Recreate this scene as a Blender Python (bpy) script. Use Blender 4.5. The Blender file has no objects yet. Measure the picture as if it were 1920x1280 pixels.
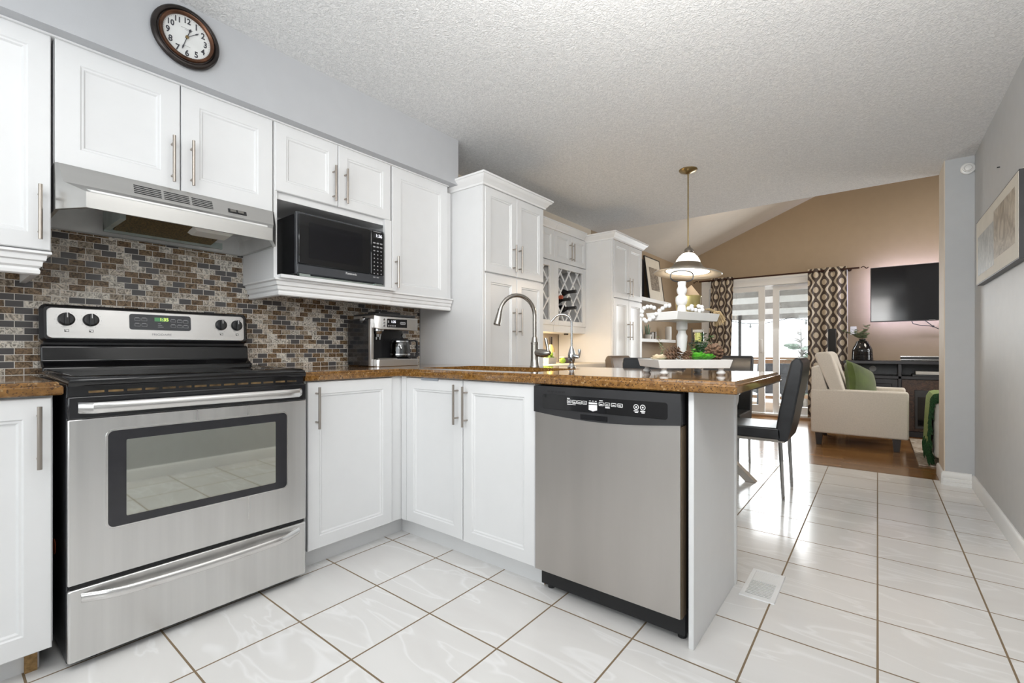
import bpy, bmesh, math, random
from mathutils import Vector, Matrix
from mathutils.geometry import tessellate_polygon
random.seed(7)
SC = bpy.context.scene
COL = SC.collection
PI = math.pi

# ---------------------------------------------------------------- camera
cam_d = bpy.data.cameras.new('camera')
cam = bpy.data.objects.new('camera', cam_d)
COL.objects.link(cam)
YAW = 0.670123
cam.location = (2.61, -1.4973, 0.9905)
cam.rotation_euler = (PI / 2, 0, YAW)
cam_d.sensor_width = 36.0
cam_d.lens = 864.976 / 1920 * 36.0
cam_d.shift_y = 15.833 / 1920
cam_d.clip_start = 0.02
SC.camera = cam

# ---------------------------------------------------------------- world, exposure
SC.view_settings.view_transform = 'Standard'
SC.view_settings.look = 'None'
SC.view_settings.gamma = 1.0
SC.view_settings.use_curve_mapping = False
SC.view_settings.exposure = 0.1
W = bpy.data.worlds.new('sky')
SC.world = W
W.use_nodes = True
wb = W.node_tree.nodes['Background']
wb.inputs[0].default_value = (0.93, 0.97, 1.0, 1)
wb.inputs[1].default_value = 2.2

# ---------------------------------------------------------------- lights
def area(name, loc, target, sx, sy, power, color=(1, 1, 1), spread=None):
    d = bpy.data.lights.new(name, 'AREA')
    d.shape = 'RECTANGLE'
    d.size, d.size_y = sx, sy
    d.energy = power
    d.color = color
    if spread: d.spread = spread
    o = bpy.data.objects.new(name, d)
    COL.objects.link(o)
    o.location = loc
    v = Vector(target) - Vector(loc)
    o.rotation_euler = v.to_track_quat('-Z', 'Y').to_euler()
    return o

def point(name, loc, power, color, r=0.03):
    d = bpy.data.lights.new(name, 'POINT')
    d.energy, d.color, d.shadow_soft_size = power, color, r
    o = bpy.data.objects.new(name, d)
    COL.objects.link(o)
    o.location = loc
    return o

def spot(name, loc, target, power, color, angle=1.6, r=0.04):
    d = bpy.data.lights.new(name, 'SPOT')
    d.energy, d.color, d.shadow_soft_size = power, color, r
    d.spot_size, d.spot_blend = angle, 0.6
    o = bpy.data.objects.new(name, d)
    COL.objects.link(o)
    o.location = loc
    v = Vector(target) - Vector(loc)
    o.rotation_euler = v.to_track_quat('-Z', 'Y').to_euler()
    return o

WARM = (1.0, 0.80, 0.58)
COOL = (0.95, 0.98, 1.0)
area('kitchen_window_light', (1.7, -3.35, 1.45), (1.6, 0, 0.7), 2.4, 1.7, 11, COOL)
area('ceiling_fill_rear', (1.7, -1.9, 1.75), (1.6, -1.2, 2.385), 0.9, 0.9, 10, COOL)  # unseen lamp added behind the viewer, thrown up at the ceiling for soft fill
area('ceiling_fill_front', (2.4, -0.8, 1.85), (2.3, 0.4, 2.385), 0.9, 0.9, 31, (1.0, 0.985, 0.955))  # second added uplight, out of view, to lift the ceiling
area('kitchen_side_fill', (3.12, -2.5, 1.45), (1.0, -0.6, 1.1), 1.4, 1.2, 16, COOL)  # added fill lamp from the right; that wall has no window
area('kitchen_top_fill', (1.9, -1.75, 2.34), (1.9, -1.75, 0), 1.0, 1.0, 13.5, (1.0, 0.99, 0.97))  # added overhead fill behind the viewer, no fixture stands for it
area('patio_daylight', (1.35, 6.42, 1.05), (1.6, 3.0, 0.0), 1.0, 1.8, 48, (0.95, 0.98, 1.0))
point('pendant_bulb', (1.46, 2.15, 1.60), 9, WARM, 0.04)
area('niche_under_cabinet_light', (0.17, 1.75, 1.148), (0.17, 1.75, 0), 0.08, 0.5, 8.0, (1.0, 0.80, 0.55))
spot('vault_spot_light', (1.45, 4.35, 2.78), (0.9, 6.3, 1.8), 18, WARM, 2.2)
area('living_room_top_fill', (3.9, 4.8, 3.2), (2.6, 4.6, 0.3), 0.8, 0.8, 26, (1.0, 0.92, 0.80))  # fill lamp added high in the living room, without a fixture
area('living_room_side_fill', (5.1, 4.9, 1.5), (2.5, 4.4, 0.8), 1.6, 1.4, 42, COOL)  # added daylight-coloured side fill; the living room wall there is closed

# ---------------------------------------------------------------- materials
MT = {}
def nd(nt, t, **k):
    n = nt.nodes.new(t)
    for a, b in k.items():
        setattr(n, a, b)
    return n

def mat(name, col, rough=0.5, metal=0.0, spec=0.5, var=0.04, nscale=12.0, bump=0.0, bscale=60.0, stretch=None,
        coat=0.0, emit=None, estr=0.0, sub=0.0, sheen=0.0, trans=0.0, ior=1.5, rvar=0.0):
    m = bpy.data.materials.new(name)
    m.use_nodes = True
    nt = m.node_tree
    b = nt.nodes['Principled BSDF']
    tc = nd(nt, 'ShaderNodeTexCoord')
    vec = tc.outputs['Object']
    if stretch:
        mp = nd(nt, 'ShaderNodeMapping')
        mp.inputs['Scale'].default_value = stretch
        nt.links.new(vec, mp.inputs['Vector'])
        vec = mp.outputs['Vector']
    nz = nd(nt, 'ShaderNodeTexNoise')
    nz.inputs['Scale'].default_value = nscale
    nz.inputs['Detail'].default_value = 4
    nt.links.new(vec, nz.inputs['Vector'])
    cr = nd(nt, 'ShaderNodeValToRGB')
    lo = [max(0, c * (1 - var)) for c in col]
    hi = [min(1, c * (1 + var)) for c in col]
    cr.color_ramp.elements[0].position = 0.3
    cr.color_ramp.elements[1].position = 0.7
    cr.color_ramp.elements[0].color = (*lo, 1)
    cr.color_ramp.elements[1].color = (*hi, 1)
    nt.links.new(nz.outputs['Fac'], cr.inputs['Fac'])
    nt.links.new(cr.outputs['Color'], b.inputs['Base Color'])
    b.inputs['Roughness'].default_value = rough
    b.inputs['Metallic'].default_value = metal
    b.inputs['Specular IOR Level'].default_value = spec
    b.inputs['Coat Weight'].default_value = coat
    b.inputs['Coat Roughness'].default_value = 0.05
    b.inputs['Transmission Weight'].default_value = trans
    b.inputs['IOR'].default_value = ior
    if sheen: b.inputs['Sheen Weight'].default_value = sheen
    if sub: b.inputs['Subsurface Weight'].default_value = sub
    if emit:
        b.inputs['Emission Color'].default_value = (*emit, 1)
        b.inputs['Emission Strength'].default_value = estr
    if rvar:
        mr = nd(nt, 'ShaderNodeMapRange')
        mr.inputs['To Min'].default_value = rough * (1 - rvar)
        mr.inputs['To Max'].default_value = rough * (1 + rvar)
        nt.links.new(nz.outputs['Fac'], mr.inputs['Value'])
        nt.links.new(mr.outputs['Result'], b.inputs['Roughness'])
    if bump:
        n2 = nd(nt, 'ShaderNodeTexNoise')
        n2.inputs['Scale'].default_value = bscale
        n2.inputs['Detail'].default_value = 3
        nt.links.new(vec, n2.inputs['Vector'])
        bp = nd(nt, 'ShaderNodeBump')
        bp.inputs['Strength'].default_value = bump
        bp.inputs['Distance'].default_value = 0.004
        nt.links.new(n2.outputs['Fac'], bp.inputs['Height'])
        nt.links.new(bp.outputs['Normal'], b.inputs['Normal'])
    MT[name] = m
    return m

def glassy(name, tint, alpha, rough=0.02, refl=1.0):
    """thin clear glass: mostly transparent, with a fresnel reflection"""
    m = bpy.data.materials.new(name)
    m.use_nodes = True
    nt = m.node_tree
    nt.nodes.remove(nt.nodes['Principled BSDF'])
    out = nt.nodes['Material Output']
    tr = nd(nt, 'ShaderNodeBsdfTransparent')
    tr.inputs[0].default_value = (*tint, 1)
    gl = nd(nt, 'ShaderNodeBsdfGlossy')
    gl.inputs['Roughness'].default_value = rough
    fr = nd(nt, 'ShaderNodeFresnel')
    fr.inputs['IOR'].default_value = 1.5
    mx = nd(nt, 'ShaderNodeMixShader')
    ml = nd(nt, 'ShaderNodeMath', operation='MULTIPLY_ADD')
    ml.inputs[1].default_value = refl
    ml.inputs[2].default_value = alpha
    nt.links.new(fr.outputs[0], ml.inputs[0])
    nt.links.new(ml.outputs[0], mx.inputs[0])
    nt.links.new(tr.outputs[0], mx.inputs[1])
    nt.links.new(gl.outputs[0], mx.inputs[2])
    nt.links.new(mx.outputs[0], out.inputs['Surface'])
    MT[name] = m
    return m

mat('cabinet_white', (0.765, 0.77, 0.775), 0.32, var=0.01)
mat('moulding_white', (0.84, 0.84, 0.84), 0.35, var=0.01)
mat('shadow_gap', (0.10, 0.10, 0.10), 0.7)
mat('nickel', (0.40, 0.36, 0.32), 0.30, 1.0, var=0.05, nscale=40, stretch=(1, 1, 0.1))
mat('chrome', (0.52, 0.53, 0.54), 0.08, 1.0, var=0.02)
mat('brushed_faucet', (0.38, 0.355, 0.325), 0.24, 1.0, var=0.05, nscale=60)
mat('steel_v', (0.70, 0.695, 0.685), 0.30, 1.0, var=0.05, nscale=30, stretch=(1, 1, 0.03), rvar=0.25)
mat('steel_hood', (0.60, 0.595, 0.58), 0.30, 1.0, var=0.03, nscale=20, stretch=(1, 0.03, 1))
mat('steel_h', (0.72, 0.71, 0.70), 0.28, 1.0, var=0.03, nscale=20, stretch=(1, 0.03, 1))
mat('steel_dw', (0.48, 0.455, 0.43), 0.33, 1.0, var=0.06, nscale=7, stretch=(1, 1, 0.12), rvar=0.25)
mat('steel_bright', (0.72, 0.71, 0.70), 0.2, 1.0, var=0.03)
mat('steel_dark', (0.30, 0.29, 0.27), 0.35, 1.0, var=0.12, nscale=8)
mat('black_enamel', (0.012, 0.012, 0.014), 0.12, var=0.3, coat=0.3)
mat('black_glass', (0.006, 0.006, 0.007), 0.05, spec=0.6, var=0.2)
mat('black_plastic', (0.022, 0.022, 0.024), 0.35, var=0.2)
mat('black_speckle', (0.020, 0.021, 0.024), 0.3, var=0.9, nscale=300)
mat('panel_grey', (0.055, 0.058, 0.065), 0.25, var=0.1)
mat('oven_window', (0.52, 0.53, 0.485), 0.03, 1.0, var=0.02)
mat('oven_border', (0.028, 0.028, 0.032), 0.10, var=0.1)
mat('print_white', (0.75, 0.75, 0.75), 0.5)
mat('print_grey', (0.32, 0.32, 0.33), 0.5)
mat('print_black', (0.03, 0.03, 0.03), 0.5)
mat('lcd_green', (0.05, 0.16, 0.07), 0.3, emit=(0.10, 0.30, 0.12), estr=0.45)
mat('digits_yellow', (0.8, 0.9, 0.2), 0.4, emit=(0.85, 0.95, 0.15), estr=1.0)
mat('digits_white', (0.8, 0.8, 0.9), 0.4, emit=(0.9, 0.92, 1.0), estr=1.1)
mat('hood_filter', (0.16, 0.11, 0.04), 0.45, 0.6, var=0.7, nscale=160)
mat('hood_bounce_liner', (0.74, 0.74, 0.73), 0.35, 0.35, var=0.08)  # pale tone stands for light bounced up under the hood
mat('kraft_dark', (0.16, 0.10, 0.04), 0.4, var=0.9, nscale=25)
mat('lamp_lens', (0.75, 0.73, 0.68), 0.3, sub=0.1)
mat('hood_galv', (0.42, 0.48, 0.46), 0.4, 0.8, var=0.15)
mat('wall_light', (0.68, 0.68, 0.67), 0.6, var=0.02)
mat('wall_pale_grey', (0.50, 0.515, 0.53), 0.6, var=0.015, bump=0.05, bscale=220)
mat('wall_blue', (0.48, 0.49, 0.51), 0.6, var=0.015, bump=0.05, bscale=220)
mat('wall_grey', (0.505, 0.51, 0.51), 0.5, var=0.02, bump=0.06, bscale=150)
mat('wall_tan', (0.33, 0.25, 0.165), 0.6, var=0.02, bump=0.05, bscale=200)
mat('wall_cream', (0.66, 0.58, 0.48), 0.6, var=0.02)
mat('vault_white', (0.68, 0.64, 0.58), 0.7, var=0.02, bump=0.15, bscale=90)
mat('trim_white', (0.80, 0.80, 0.79), 0.35, var=0.01)
mat('leather_black', (0.024, 0.026, 0.030), 0.36, var=0.25, bump=0.10, bscale=240)
mat('leather_brown_reflection', (0.105, 0.075, 0.052), 0.33, var=0.2, bump=0.08, bscale=240)  # dark leather tinted brown to stand for a reflection
mat('upholstery_cream', (0.76, 0.70, 0.62), 0.85, var=0.05, nscale=90, bump=0.25, bscale=500, sheen=0.2)
mat('pillow_green', (0.065, 0.10, 0.012), 0.8, var=0.3, nscale=8, bump=0.2, bscale=300, sheen=0.4)
mat('throw_light', (0.26, 0.34, 0.12), 0.9, var=0.2, nscale=120, bump=0.6, bscale=200)
mat('throw_dark', (0.012, 0.055, 0.015), 0.9, var=0.6, nscale=120, bump=0.8, bscale=150)
mat('stand_black', (0.016, 0.015, 0.020), 0.35, var=0.3)
mat('dark_wood', (0.02, 0.014, 0.012), 0.4, var=0.3)
mat('white_paint', (0.66, 0.66, 0.65), 0.4, var=0.02, bump=0.05, bscale=80)
mat('brass', (0.42, 0.33, 0.17), 0.3, 1.0, var=0.08)
mat('antique_brass', (0.34, 0.25, 0.12), 0.28, 1.0, var=0.1)
mat('band_taupe', (0.24, 0.20, 0.15), 0.35, 0.6, var=0.05)
mat('shade_glass', (0.95, 0.93, 0.88), 0.3, emit=(1.0, 0.92, 0.80), estr=1.1)
mat('shade_rim', (0.60, 0.58, 0.53), 0.25, 0.3)
mat('gold_tin', (0.55, 0.46, 0.20), 0.28, 1.0, var=0.05)
mat('bead_white', (0.66, 0.66, 0.65), 0.4, var=0.03)
mat('jute', (0.42, 0.31, 0.17), 0.9, var=0.25, nscale=60)
mat('pinecone', (0.15, 0.085, 0.05), 0.7, var=0.6, nscale=60)
mat('leaf_bright', (0.10, 0.40, 0.03), 0.5, var=0.4, nscale=60)
mat('leaf_dark', (0.035, 0.11, 0.025), 0.5, var=0.5, nscale=60)
mat('leaf_euca', (0.17, 0.23, 0.12), 0.6, var=0.4, nscale=40)
mat('leaf_pale', (0.36, 0.44, 0.25), 0.6, var=0.3, nscale=40)
mat('petal_cream', (0.72, 0.62, 0.46), 0.6, var=0.15, nscale=50)
mat('kraft', (0.42, 0.30, 0.19), 0.8, var=0.1)
mat('slate_card', (0.28, 0.33, 0.35), 0.7, var=0.1)
mat('clock_bronze', (0.030, 0.024, 0.022), 0.28, 0.5, var=0.5, nscale=14)
mat('clock_copper', (0.11, 0.048, 0.025), 0.3, 0.5, var=0.5, nscale=20)
mat('clock_face', (0.70, 0.71, 0.70), 0.5, var=0.04, nscale=20)
mat('ink', (0.05, 0.05, 0.06), 0.6)
mat('wine_glass', (0.010, 0.008, 0.010), 0.12, var=0.3, coat=0.3)
mat('copper_foil', (0.30, 0.06, 0.025), 0.4, 0.3, var=0.3, nscale=40)
mat('liquor', (0.62, 0.45, 0.16), 0.1, var=0.1, coat=0.5)
mat('paper_label', (0.66, 0.62, 0.55), 0.6, var=0.05)
mat('pot_grey', (0.42, 0.41, 0.40), 0.7, var=0.05)
mat('pot_white', (0.62, 0.60, 0.57), 0.5, var=0.03)
mat('packet_dark', (0.045, 0.012, 0.03), 0.4, var=0.1)
mat('packet_red', (0.60, 0.12, 0.04), 0.4, var=0.3, nscale=50)
mat('lime', (0.28, 0.45, 0.05), 0.4, var=0.2)
mat('print_paper', (0.62, 0.58, 0.50), 0.6, var=0.03)
mat('slate_blue', (0.18, 0.22, 0.26), 0.5, var=0.15)
mat('wax_yellow', (0.80, 0.74, 0.22), 0.5, var=0.1, emit=(0.8, 0.7, 0.2), estr=0.15)
mat('smoke_glass', (0.33, 0.35, 0.36), 0.12, var=0.05, coat=0.5)
mat('vase_black', (0.008, 0.008, 0.010), 0.10, var=0.2, coat=0.5)
mat('tv_screen', (0.004, 0.004, 0.006), 0.09, spec=0.5, var=0.2)
mat('led_pink', (0.9, 0.8, 0.9), 0.5, emit=(0.68, 0.68, 1.0), estr=85.0)
mat('curtain_rod', (0.05, 0.02, 0.012), 0.4, 0.5, var=0.3)
mat('deck_wood', (0.42, 0.30, 0.20), 0.7, var=0.2, nscale=6, stretch=(1, 12, 1))
mat('rail_brown', (0.40, 0.25, 0.15), 0.6, var=0.15)
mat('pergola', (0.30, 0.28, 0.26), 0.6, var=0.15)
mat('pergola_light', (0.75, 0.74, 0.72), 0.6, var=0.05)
mat('wicker', (0.10, 0.11, 0.13), 0.7, var=0.3)
mat('snow_ground', (0.80, 0.82, 0.84), 0.9, var=0.05)
mat('bark', (0.22, 0.20, 0.18), 0.9, var=0.3)
mat('evergreen', (0.25, 0.30, 0.24), 0.9, var=0.4)
mat('orange_sticker', (0.85, 0.16, 0.04), 0.5)
mat('door_edge', (0.10, 0.07, 0.04), 0.6)
mat('particle_board', (0.33, 0.20, 0.08), 0.8, var=0.3, nscale=90)
mat('rubber', (0.015, 0.015, 0.016), 0.7)
mat('latch_grey', (0.33, 0.36, 0.41), 0.5)
mat('vent_white', (0.80, 0.81, 0.82), 0.4)
glassy('door_glass', (0.96, 0.98, 0.98), 0.02)
glassy('table_glass', (0.72, 0.78, 0.76), 0.05)
glassy('carafe_glass', (0.55, 0.57, 0.58), 0.06)

def brick_nodes(nt, vecsock, bw, rh, mortar, offset, freq=2):
    br = nd(nt, 'ShaderNodeTexBrick')
    br.offset = offset
    br.offset_frequency = freq
    br.squash = 1.0
    br.inputs['Scale'].default_value = 1.0
    br.inputs['Brick Width'].default_value = bw
    br.inputs['Row Height'].default_value = rh
    br.inputs['Mortar Size'].default_value = mortar
    br.inputs['Mortar Smooth'].default_value = 0.1
    br.inputs['Bias'].default_value = 0.0
    br.inputs['Color1'].default_value = (0, 0, 0, 1)
    br.inputs['Color2'].default_value = (1, 1, 1, 1)
    br.inputs['Mortar'].default_value = (0.5, 0.5, 0.5, 1)
    nt.links.new(vecsock, br.inputs['Vector'])
    return br

def newmat(name):
    m = bpy.data.materials.new(name)
    m.use_nodes = True
    MT[name] = m
    return m, m.node_tree, m.node_tree.nodes['Principled BSDF']

# floor tile: 0.33 m square tiles, grid fixed to the room
m, nt, b = newmat('floor_tile')
tc = nd(nt, 'ShaderNodeTexCoord')
mp = nd(nt, 'ShaderNodeMapping')
mp.inputs['Location'].default_value = (-0.63, 0, 0)
nt.links.new(tc.outputs['Object'], mp.inputs['Vector'])
br = brick_nodes(nt, mp.outputs[0], 0.33, 0.33, 0.0033, 0.0)
# veins: warped stretched noise, shifted per tile
sc = nd(nt, 'ShaderNodeVectorMath', operation='SCALE')
nt.links.new(br.outputs['Color'], sc.inputs[0])
sc.inputs['Scale'].default_value = 7.0
ad = nd(nt, 'ShaderNodeVectorMath', operation='ADD')
nt.links.new(mp.outputs[0], ad.inputs[0])
nt.links.new(sc.outputs[0], ad.inputs[1])
mp2 = nd(nt, 'ShaderNodeMapping')
mp2.inputs['Rotation'].default_value = (0, 0, 0.9)
mp2.inputs['Scale'].default_value = (1.0, 3.6, 1)
nt.links.new(ad.outputs[0], mp2.inputs['Vector'])
nz = nd(nt, 'ShaderNodeTexNoise')
nz.inputs['Scale'].default_value = 1.7
nz.inputs['Detail'].default_value = 3
nz.inputs['Distortion'].default_value = 0.7
nt.links.new(mp2.outputs[0], nz.inputs['Vector'])
cr = nd(nt, 'ShaderNodeValToRGB')
e = cr.color_ramp.elements
e[0].position, e[0].color = 0.30, (0.745, 0.73, 0.715, 1)
e[1].position, e[1].color = 0.72, (0.80, 0.79, 0.78, 1)
x = e.new(0.475); x.color = (0.775, 0.765, 0.75, 1)
x = e.new(0.505); x.color = (0.855, 0.85, 0.845, 1)
x = e.new(0.53); x.color = (0.78, 0.77, 0.755, 1)
nt.links.new(nz.outputs['Fac'], cr.inputs['Fac'])
mx = nd(nt, 'ShaderNodeMix', data_type='RGBA')
nt.links.new(br.outputs['Fac'], mx.inputs['Factor'])
nt.links.new(cr.outputs['Color'], mx.inputs['A'])
mx.inputs['B'].default_value = (0.23, 0.165, 0.10, 1)
nt.links.new(mx.outputs['Result'], b.inputs['Base Color'])
rr = nd(nt, 'ShaderNodeMapRange')
rr.inputs['To Min'].default_value = 0.16
rr.inputs['To Max'].default_value = 0.8
nt.links.new(br.outputs['Fac'], rr.inputs['Value'])
nt.links.new(rr.outputs['Result'], b.inputs['Roughness'])
bp = nd(nt, 'ShaderNodeBump')
bp.inputs['Strength'].default_value = 0.5
bp.inputs['Distance'].default_value = 0.002
bp.invert = True
nt.links.new(br.outputs['Fac'], bp.inputs['Height'])
nt.links.new(bp.outputs['Normal'], b.inputs['Normal'])

# mosaic backsplash on the wall plane (y across, z up)
m, nt, b = newmat('mosaic')
tc = nd(nt, 'ShaderNodeTexCoord')
sp = nd(nt, 'ShaderNodeSeparateXYZ')
nt.links.new(tc.outputs['Object'], sp.inputs[0])
cb = nd(nt, 'ShaderNodeCombineXYZ')
zz = nd(nt, 'ShaderNodeMath', operation='SUBTRACT')
zz.inputs[1].default_value = 0.8935 - 0.0262
nt.links.new(sp.outputs['Z'], zz.inputs[0])
nt.links.new(sp.outputs['Y'], cb.inputs['X'])
nt.links.new(zz.outputs[0], cb.inputs['Y'])
br = brick_nodes(nt, cb.outputs[0], 0.0508, 0.0262, 0.0013, 0.5)
def mth(op, a, b=None):
    n = nd(nt, 'ShaderNodeMath', operation=op)
    for i, v in enumerate((a, b)):
        if v is None: continue
        if isinstance(v, (int, float)): n.inputs[i].default_value = v
        else: nt.links.new(v, n.inputs[i])
    return n.outputs[0]
row = mth('FLOOR', mth('DIVIDE', zz.outputs[0], 0.0262))
even = mth('SUBTRACT', 1.0, mth('FLOORED_MODULO', row, 2.0))
colm = mth('FLOOR', mth('DIVIDE', mth('ADD', sp.outputs['Y'], mth('MULTIPLY', even, 0.0254)), 0.0508))
cid = nd(nt, 'ShaderNodeCombineXYZ')
nt.links.new(colm, cid.inputs[0]); nt.links.new(row, cid.inputs[1])
wn = nd(nt, 'ShaderNodeTexWhiteNoise', noise_dimensions='2D')
nt.links.new(cid.outputs[0], wn.inputs['Vector'])
cr = nd(nt, 'ShaderNodeValToRGB')
cr.color_ramp.interpolation = 'CONSTANT'
e = cr.color_ramp.elements
e[0].position, e[0].color = 0.0, (0.095, 0.088, 0.088, 1)
e[1].position, e[1].color = 0.27, (0.175, 0.112, 0.062, 1)
for p_, c_ in ((0.43, (0.52, 0.46, 0.39)), (0.60, (0.33, 0.27, 0.205)), (0.70, (0.56, 0.52, 0.46)), (0.86, (0.21, 0.14, 0.08))):
    x = e.new(p_); x.color = (*c_, 1)
nt.links.new(wn.outputs['Value'], cr.inputs['Fac'])
# wavy glass figuring inside each tile
wv = nd(nt, 'ShaderNodeTexNoise')
wv.inputs['Scale'].default_value = 48
wv.inputs['Detail'].default_value = 2.5
wv.inputs['Distortion'].default_value = 2.5
nt.links.new(tc.outputs['Object'], wv.inputs['Vector'])
smooth = nd(nt, 'ShaderNodeMath', operation='GREATER_THAN')   # the slate tiles are plain
smooth.inputs[1].default_value = 0.27
nt.links.new(wn.outputs['Value'], smooth.inputs[0])
hs = nd(nt, 'ShaderNodeMix', data_type='RGBA', blend_type='MULTIPLY')
w2 = nd(nt, 'ShaderNodeValToRGB')
w2.color_ramp.elements[0].position, w2.color_ramp.elements[0].color = 0.36, (0.40, 0.38, 0.36, 1)
w2.color_ramp.elements[1].position, w2.color_ramp.elements[1].color = 0.62, (1.5, 1.5, 1.5, 1)
nt.links.new(wv.outputs['Fac'], w2.inputs['Fac'])
nt.links.new(smooth.outputs[0], hs.inputs['Factor'])
nt.links.new(cr.outputs['Color'], hs.inputs['A'])
nt.links.new(w2.outputs['Color'], hs.inputs['B'])
mx = nd(nt, 'ShaderNodeMix', data_type='RGBA')
nt.links.new(br.outputs['Fac'], mx.inputs['Factor'])
nt.links.new(hs.outputs['Result'], mx.inputs['A'])
mx.inputs['B'].default_value = (0.74, 0.70, 0.64, 1)
nt.links.new(mx.outputs['Result'], b.inputs['Base Color'])
rr = nd(nt, 'ShaderNodeMapRange')
rr.inputs['To Min'].default_value = 0.22
rr.inputs['To Max'].default_value = 0.9
nt.links.new(br.outputs['Fac'], rr.inputs['Value'])
nt.links.new(rr.outputs['Result'], b.inputs['Roughness'])
hm = nd(nt, 'ShaderNodeMath', operation='MULTIPLY')
nt.links.new(wv.outputs['Fac'], hm.inputs[0])
nt.links.new(smooth.outputs[0], hm.inputs[1])
h2 = nd(nt, 'ShaderNodeMath', operation='SUBTRACT')
nt.links.new(hm.outputs[0], h2.inputs[0])
nt.links.new(br.outputs['Fac'], h2.inputs[1])
bp = nd(nt, 'ShaderNodeBump')
bp.inputs['Strength'].default_value = 0.7
bp.inputs['Distance'].default_value = 0.003
nt.links.new(h2.outputs[0], bp.inputs['Height'])
nt.links.new(bp.outputs['Normal'], b.inputs['Normal'])

# brown speckled quartz
m, nt, b = newmat('quartz')
tc = nd(nt, 'ShaderNodeTexCoord')
v1 = nd(nt, 'ShaderNodeTexNoise'); v1.inputs['Scale'].default_value = 55; v1.inputs['Detail'].default_value = 6
v2 = nd(nt, 'ShaderNodeTexVoronoi'); v2.inputs['Scale'].default_value = 260
v3 = nd(nt, 'ShaderNodeTexVoronoi'); v3.inputs['Scale'].default_value = 200
for v in (v1, v2, v3): nt.links.new(tc.outputs['Object'], v.inputs['Vector'])
c1 = nd(nt, 'ShaderNodeValToRGB')
c1.color_ramp.elements[0].position, c1.color_ramp.elements[0].color = 0.35, (0.15, 0.068, 0.016, 1)
c1.color_ramp.elements[1].position, c1.color_ramp.elements[1].color = 0.65, (0.27, 0.135, 0.036, 1)
nt.links.new(v1.outputs['Fac'], c1.inputs['Fac'])
c2 = nd(nt, 'ShaderNodeSeparateColor')
nt.links.new(v2.outputs['Color'], c2.inputs[0])
g1 = nd(nt, 'ShaderNodeMath', operation='GREATER_THAN'); g1.inputs[1].default_value = 0.86
nt.links.new(c2.outputs[0], g1.inputs[0])
m1 = nd(nt, 'ShaderNodeMix', data_type='RGBA')
nt.links.new(g1.outputs[0], m1.inputs['Factor'])
nt.links.new(c1.outputs['Color'], m1.inputs['A'])
m1.inputs['B'].default_value = (0.075, 0.035, 0.012, 1)
c3 = nd(nt, 'ShaderNodeSeparateColor')
nt.links.new(v3.outputs['Color'], c3.inputs[0])
g2 = nd(nt, 'ShaderNodeMath', operation='GREATER_THAN'); g2.inputs[1].default_value = 0.97
nt.links.new(c3.outputs[1], g2.inputs[0])
m2 = nd(nt, 'ShaderNodeMix', data_type='RGBA')
nt.links.new(g2.outputs[0], m2.inputs['Factor'])
nt.links.new(m1.outputs['Result'], m2.inputs['A'])
m2.inputs['B'].default_value = (0.34, 0.22, 0.10, 1)
nt.links.new(m2.outputs['Result'], b.inputs['Base Color'])
b.inputs['Roughness'].default_value = 0.08
b.inputs['Coat Weight'].default_value = 0.4
b.inputs['Coat Roughness'].default_value = 0.03

# stippled ceiling
m, nt, b = newmat('stipple')
tc = nd(nt, 'ShaderNodeTexCoord')
n1 = nd(nt, 'ShaderNodeTexNoise'); n1.inputs['Scale'].default_value = 70; n1.inputs['Detail'].default_value = 3; n1.inputs['Distortion'].default_value = 1.5
nt.links.new(tc.outputs['Object'], n1.inputs['Vector'])
c1 = nd(nt, 'ShaderNodeValToRGB')
c1.color_ramp.elements[0].position, c1.color_ramp.elements[0].color = 0.40, (0.72, 0.725, 0.73, 1)
c1.color_ramp.elements[1].position, c1.color_ramp.elements[1].color = 0.60, (0.86, 0.86, 0.86, 1)
nt.links.new(n1.outputs['Fac'], c1.inputs['Fac'])
nt.links.new(c1.outputs['Color'], b.inputs['Base Color'])
b.inputs['Roughness'].default_value = 0.85
bp = nd(nt, 'ShaderNodeBump'); bp.inputs['Strength'].default_value = 0.8; bp.inputs['Distance'].default_value = 0.008
nt.links.new(n1.outputs['Fac'], bp.inputs['Height'])
nt.links.new(bp.outputs['Normal'], b.inputs['Normal'])

# wood strip floor, boards along x
m, nt, b = newmat('wood_floor')
tc = nd(nt, 'ShaderNodeTexCoord')
br = brick_nodes(nt, tc.outputs['Object'], 0.9, 0.083, 0.0012, 0.37)
mp = nd(nt, 'ShaderNodeMapping'); mp.inputs['Scale'].default_value = (1.2, 18, 1)
nt.links.new(tc.outputs['Object'], mp.inputs['Vector'])
n1 = nd(nt, 'ShaderNodeTexNoise'); n1.inputs['Scale'].default_value = 3; n1.inputs['Detail'].default_value = 5
nt.links.new(mp.outputs[0], n1.inputs['Vector'])
av = nd(nt, 'ShaderNodeMath', operation='MULTIPLY_ADD'); av.inputs[1].default_value = 0.45
nt.links.new(br.outputs['Color'], av.inputs[0]); 
hl = nd(nt, 'ShaderNodeMath', operation='MULTIPLY'); hl.inputs[1].default_value = 0.55
nt.links.new(n1.outputs['Fac'], hl.inputs[0]); nt.links.new(hl.outputs[0], av.inputs[2])
c1 = nd(nt, 'ShaderNodeValToRGB')
c1.color_ramp.elements[0].position, c1.color_ramp.elements[0].color = 0.15, (0.145, 0.062, 0.018, 1)
c1.color_ramp.elements[1].position, c1.color_ramp.elements[1].color = 0.85, (0.36, 0.185, 0.065, 1)
nt.links.new(av.outputs[0], c1.inputs['Fac'])
mx = nd(nt, 'ShaderNodeMix', data_type='RGBA')
nt.links.new(br.outputs['Fac'], mx.inputs['Factor']); nt.links.new(c1.outputs['Color'], mx.inputs['A'])
mx.inputs['B'].default_value = (0.06, 0.03, 0.012, 1)
nt.links.new(mx.outputs['Result'], b.inputs['Base Color'])
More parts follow.
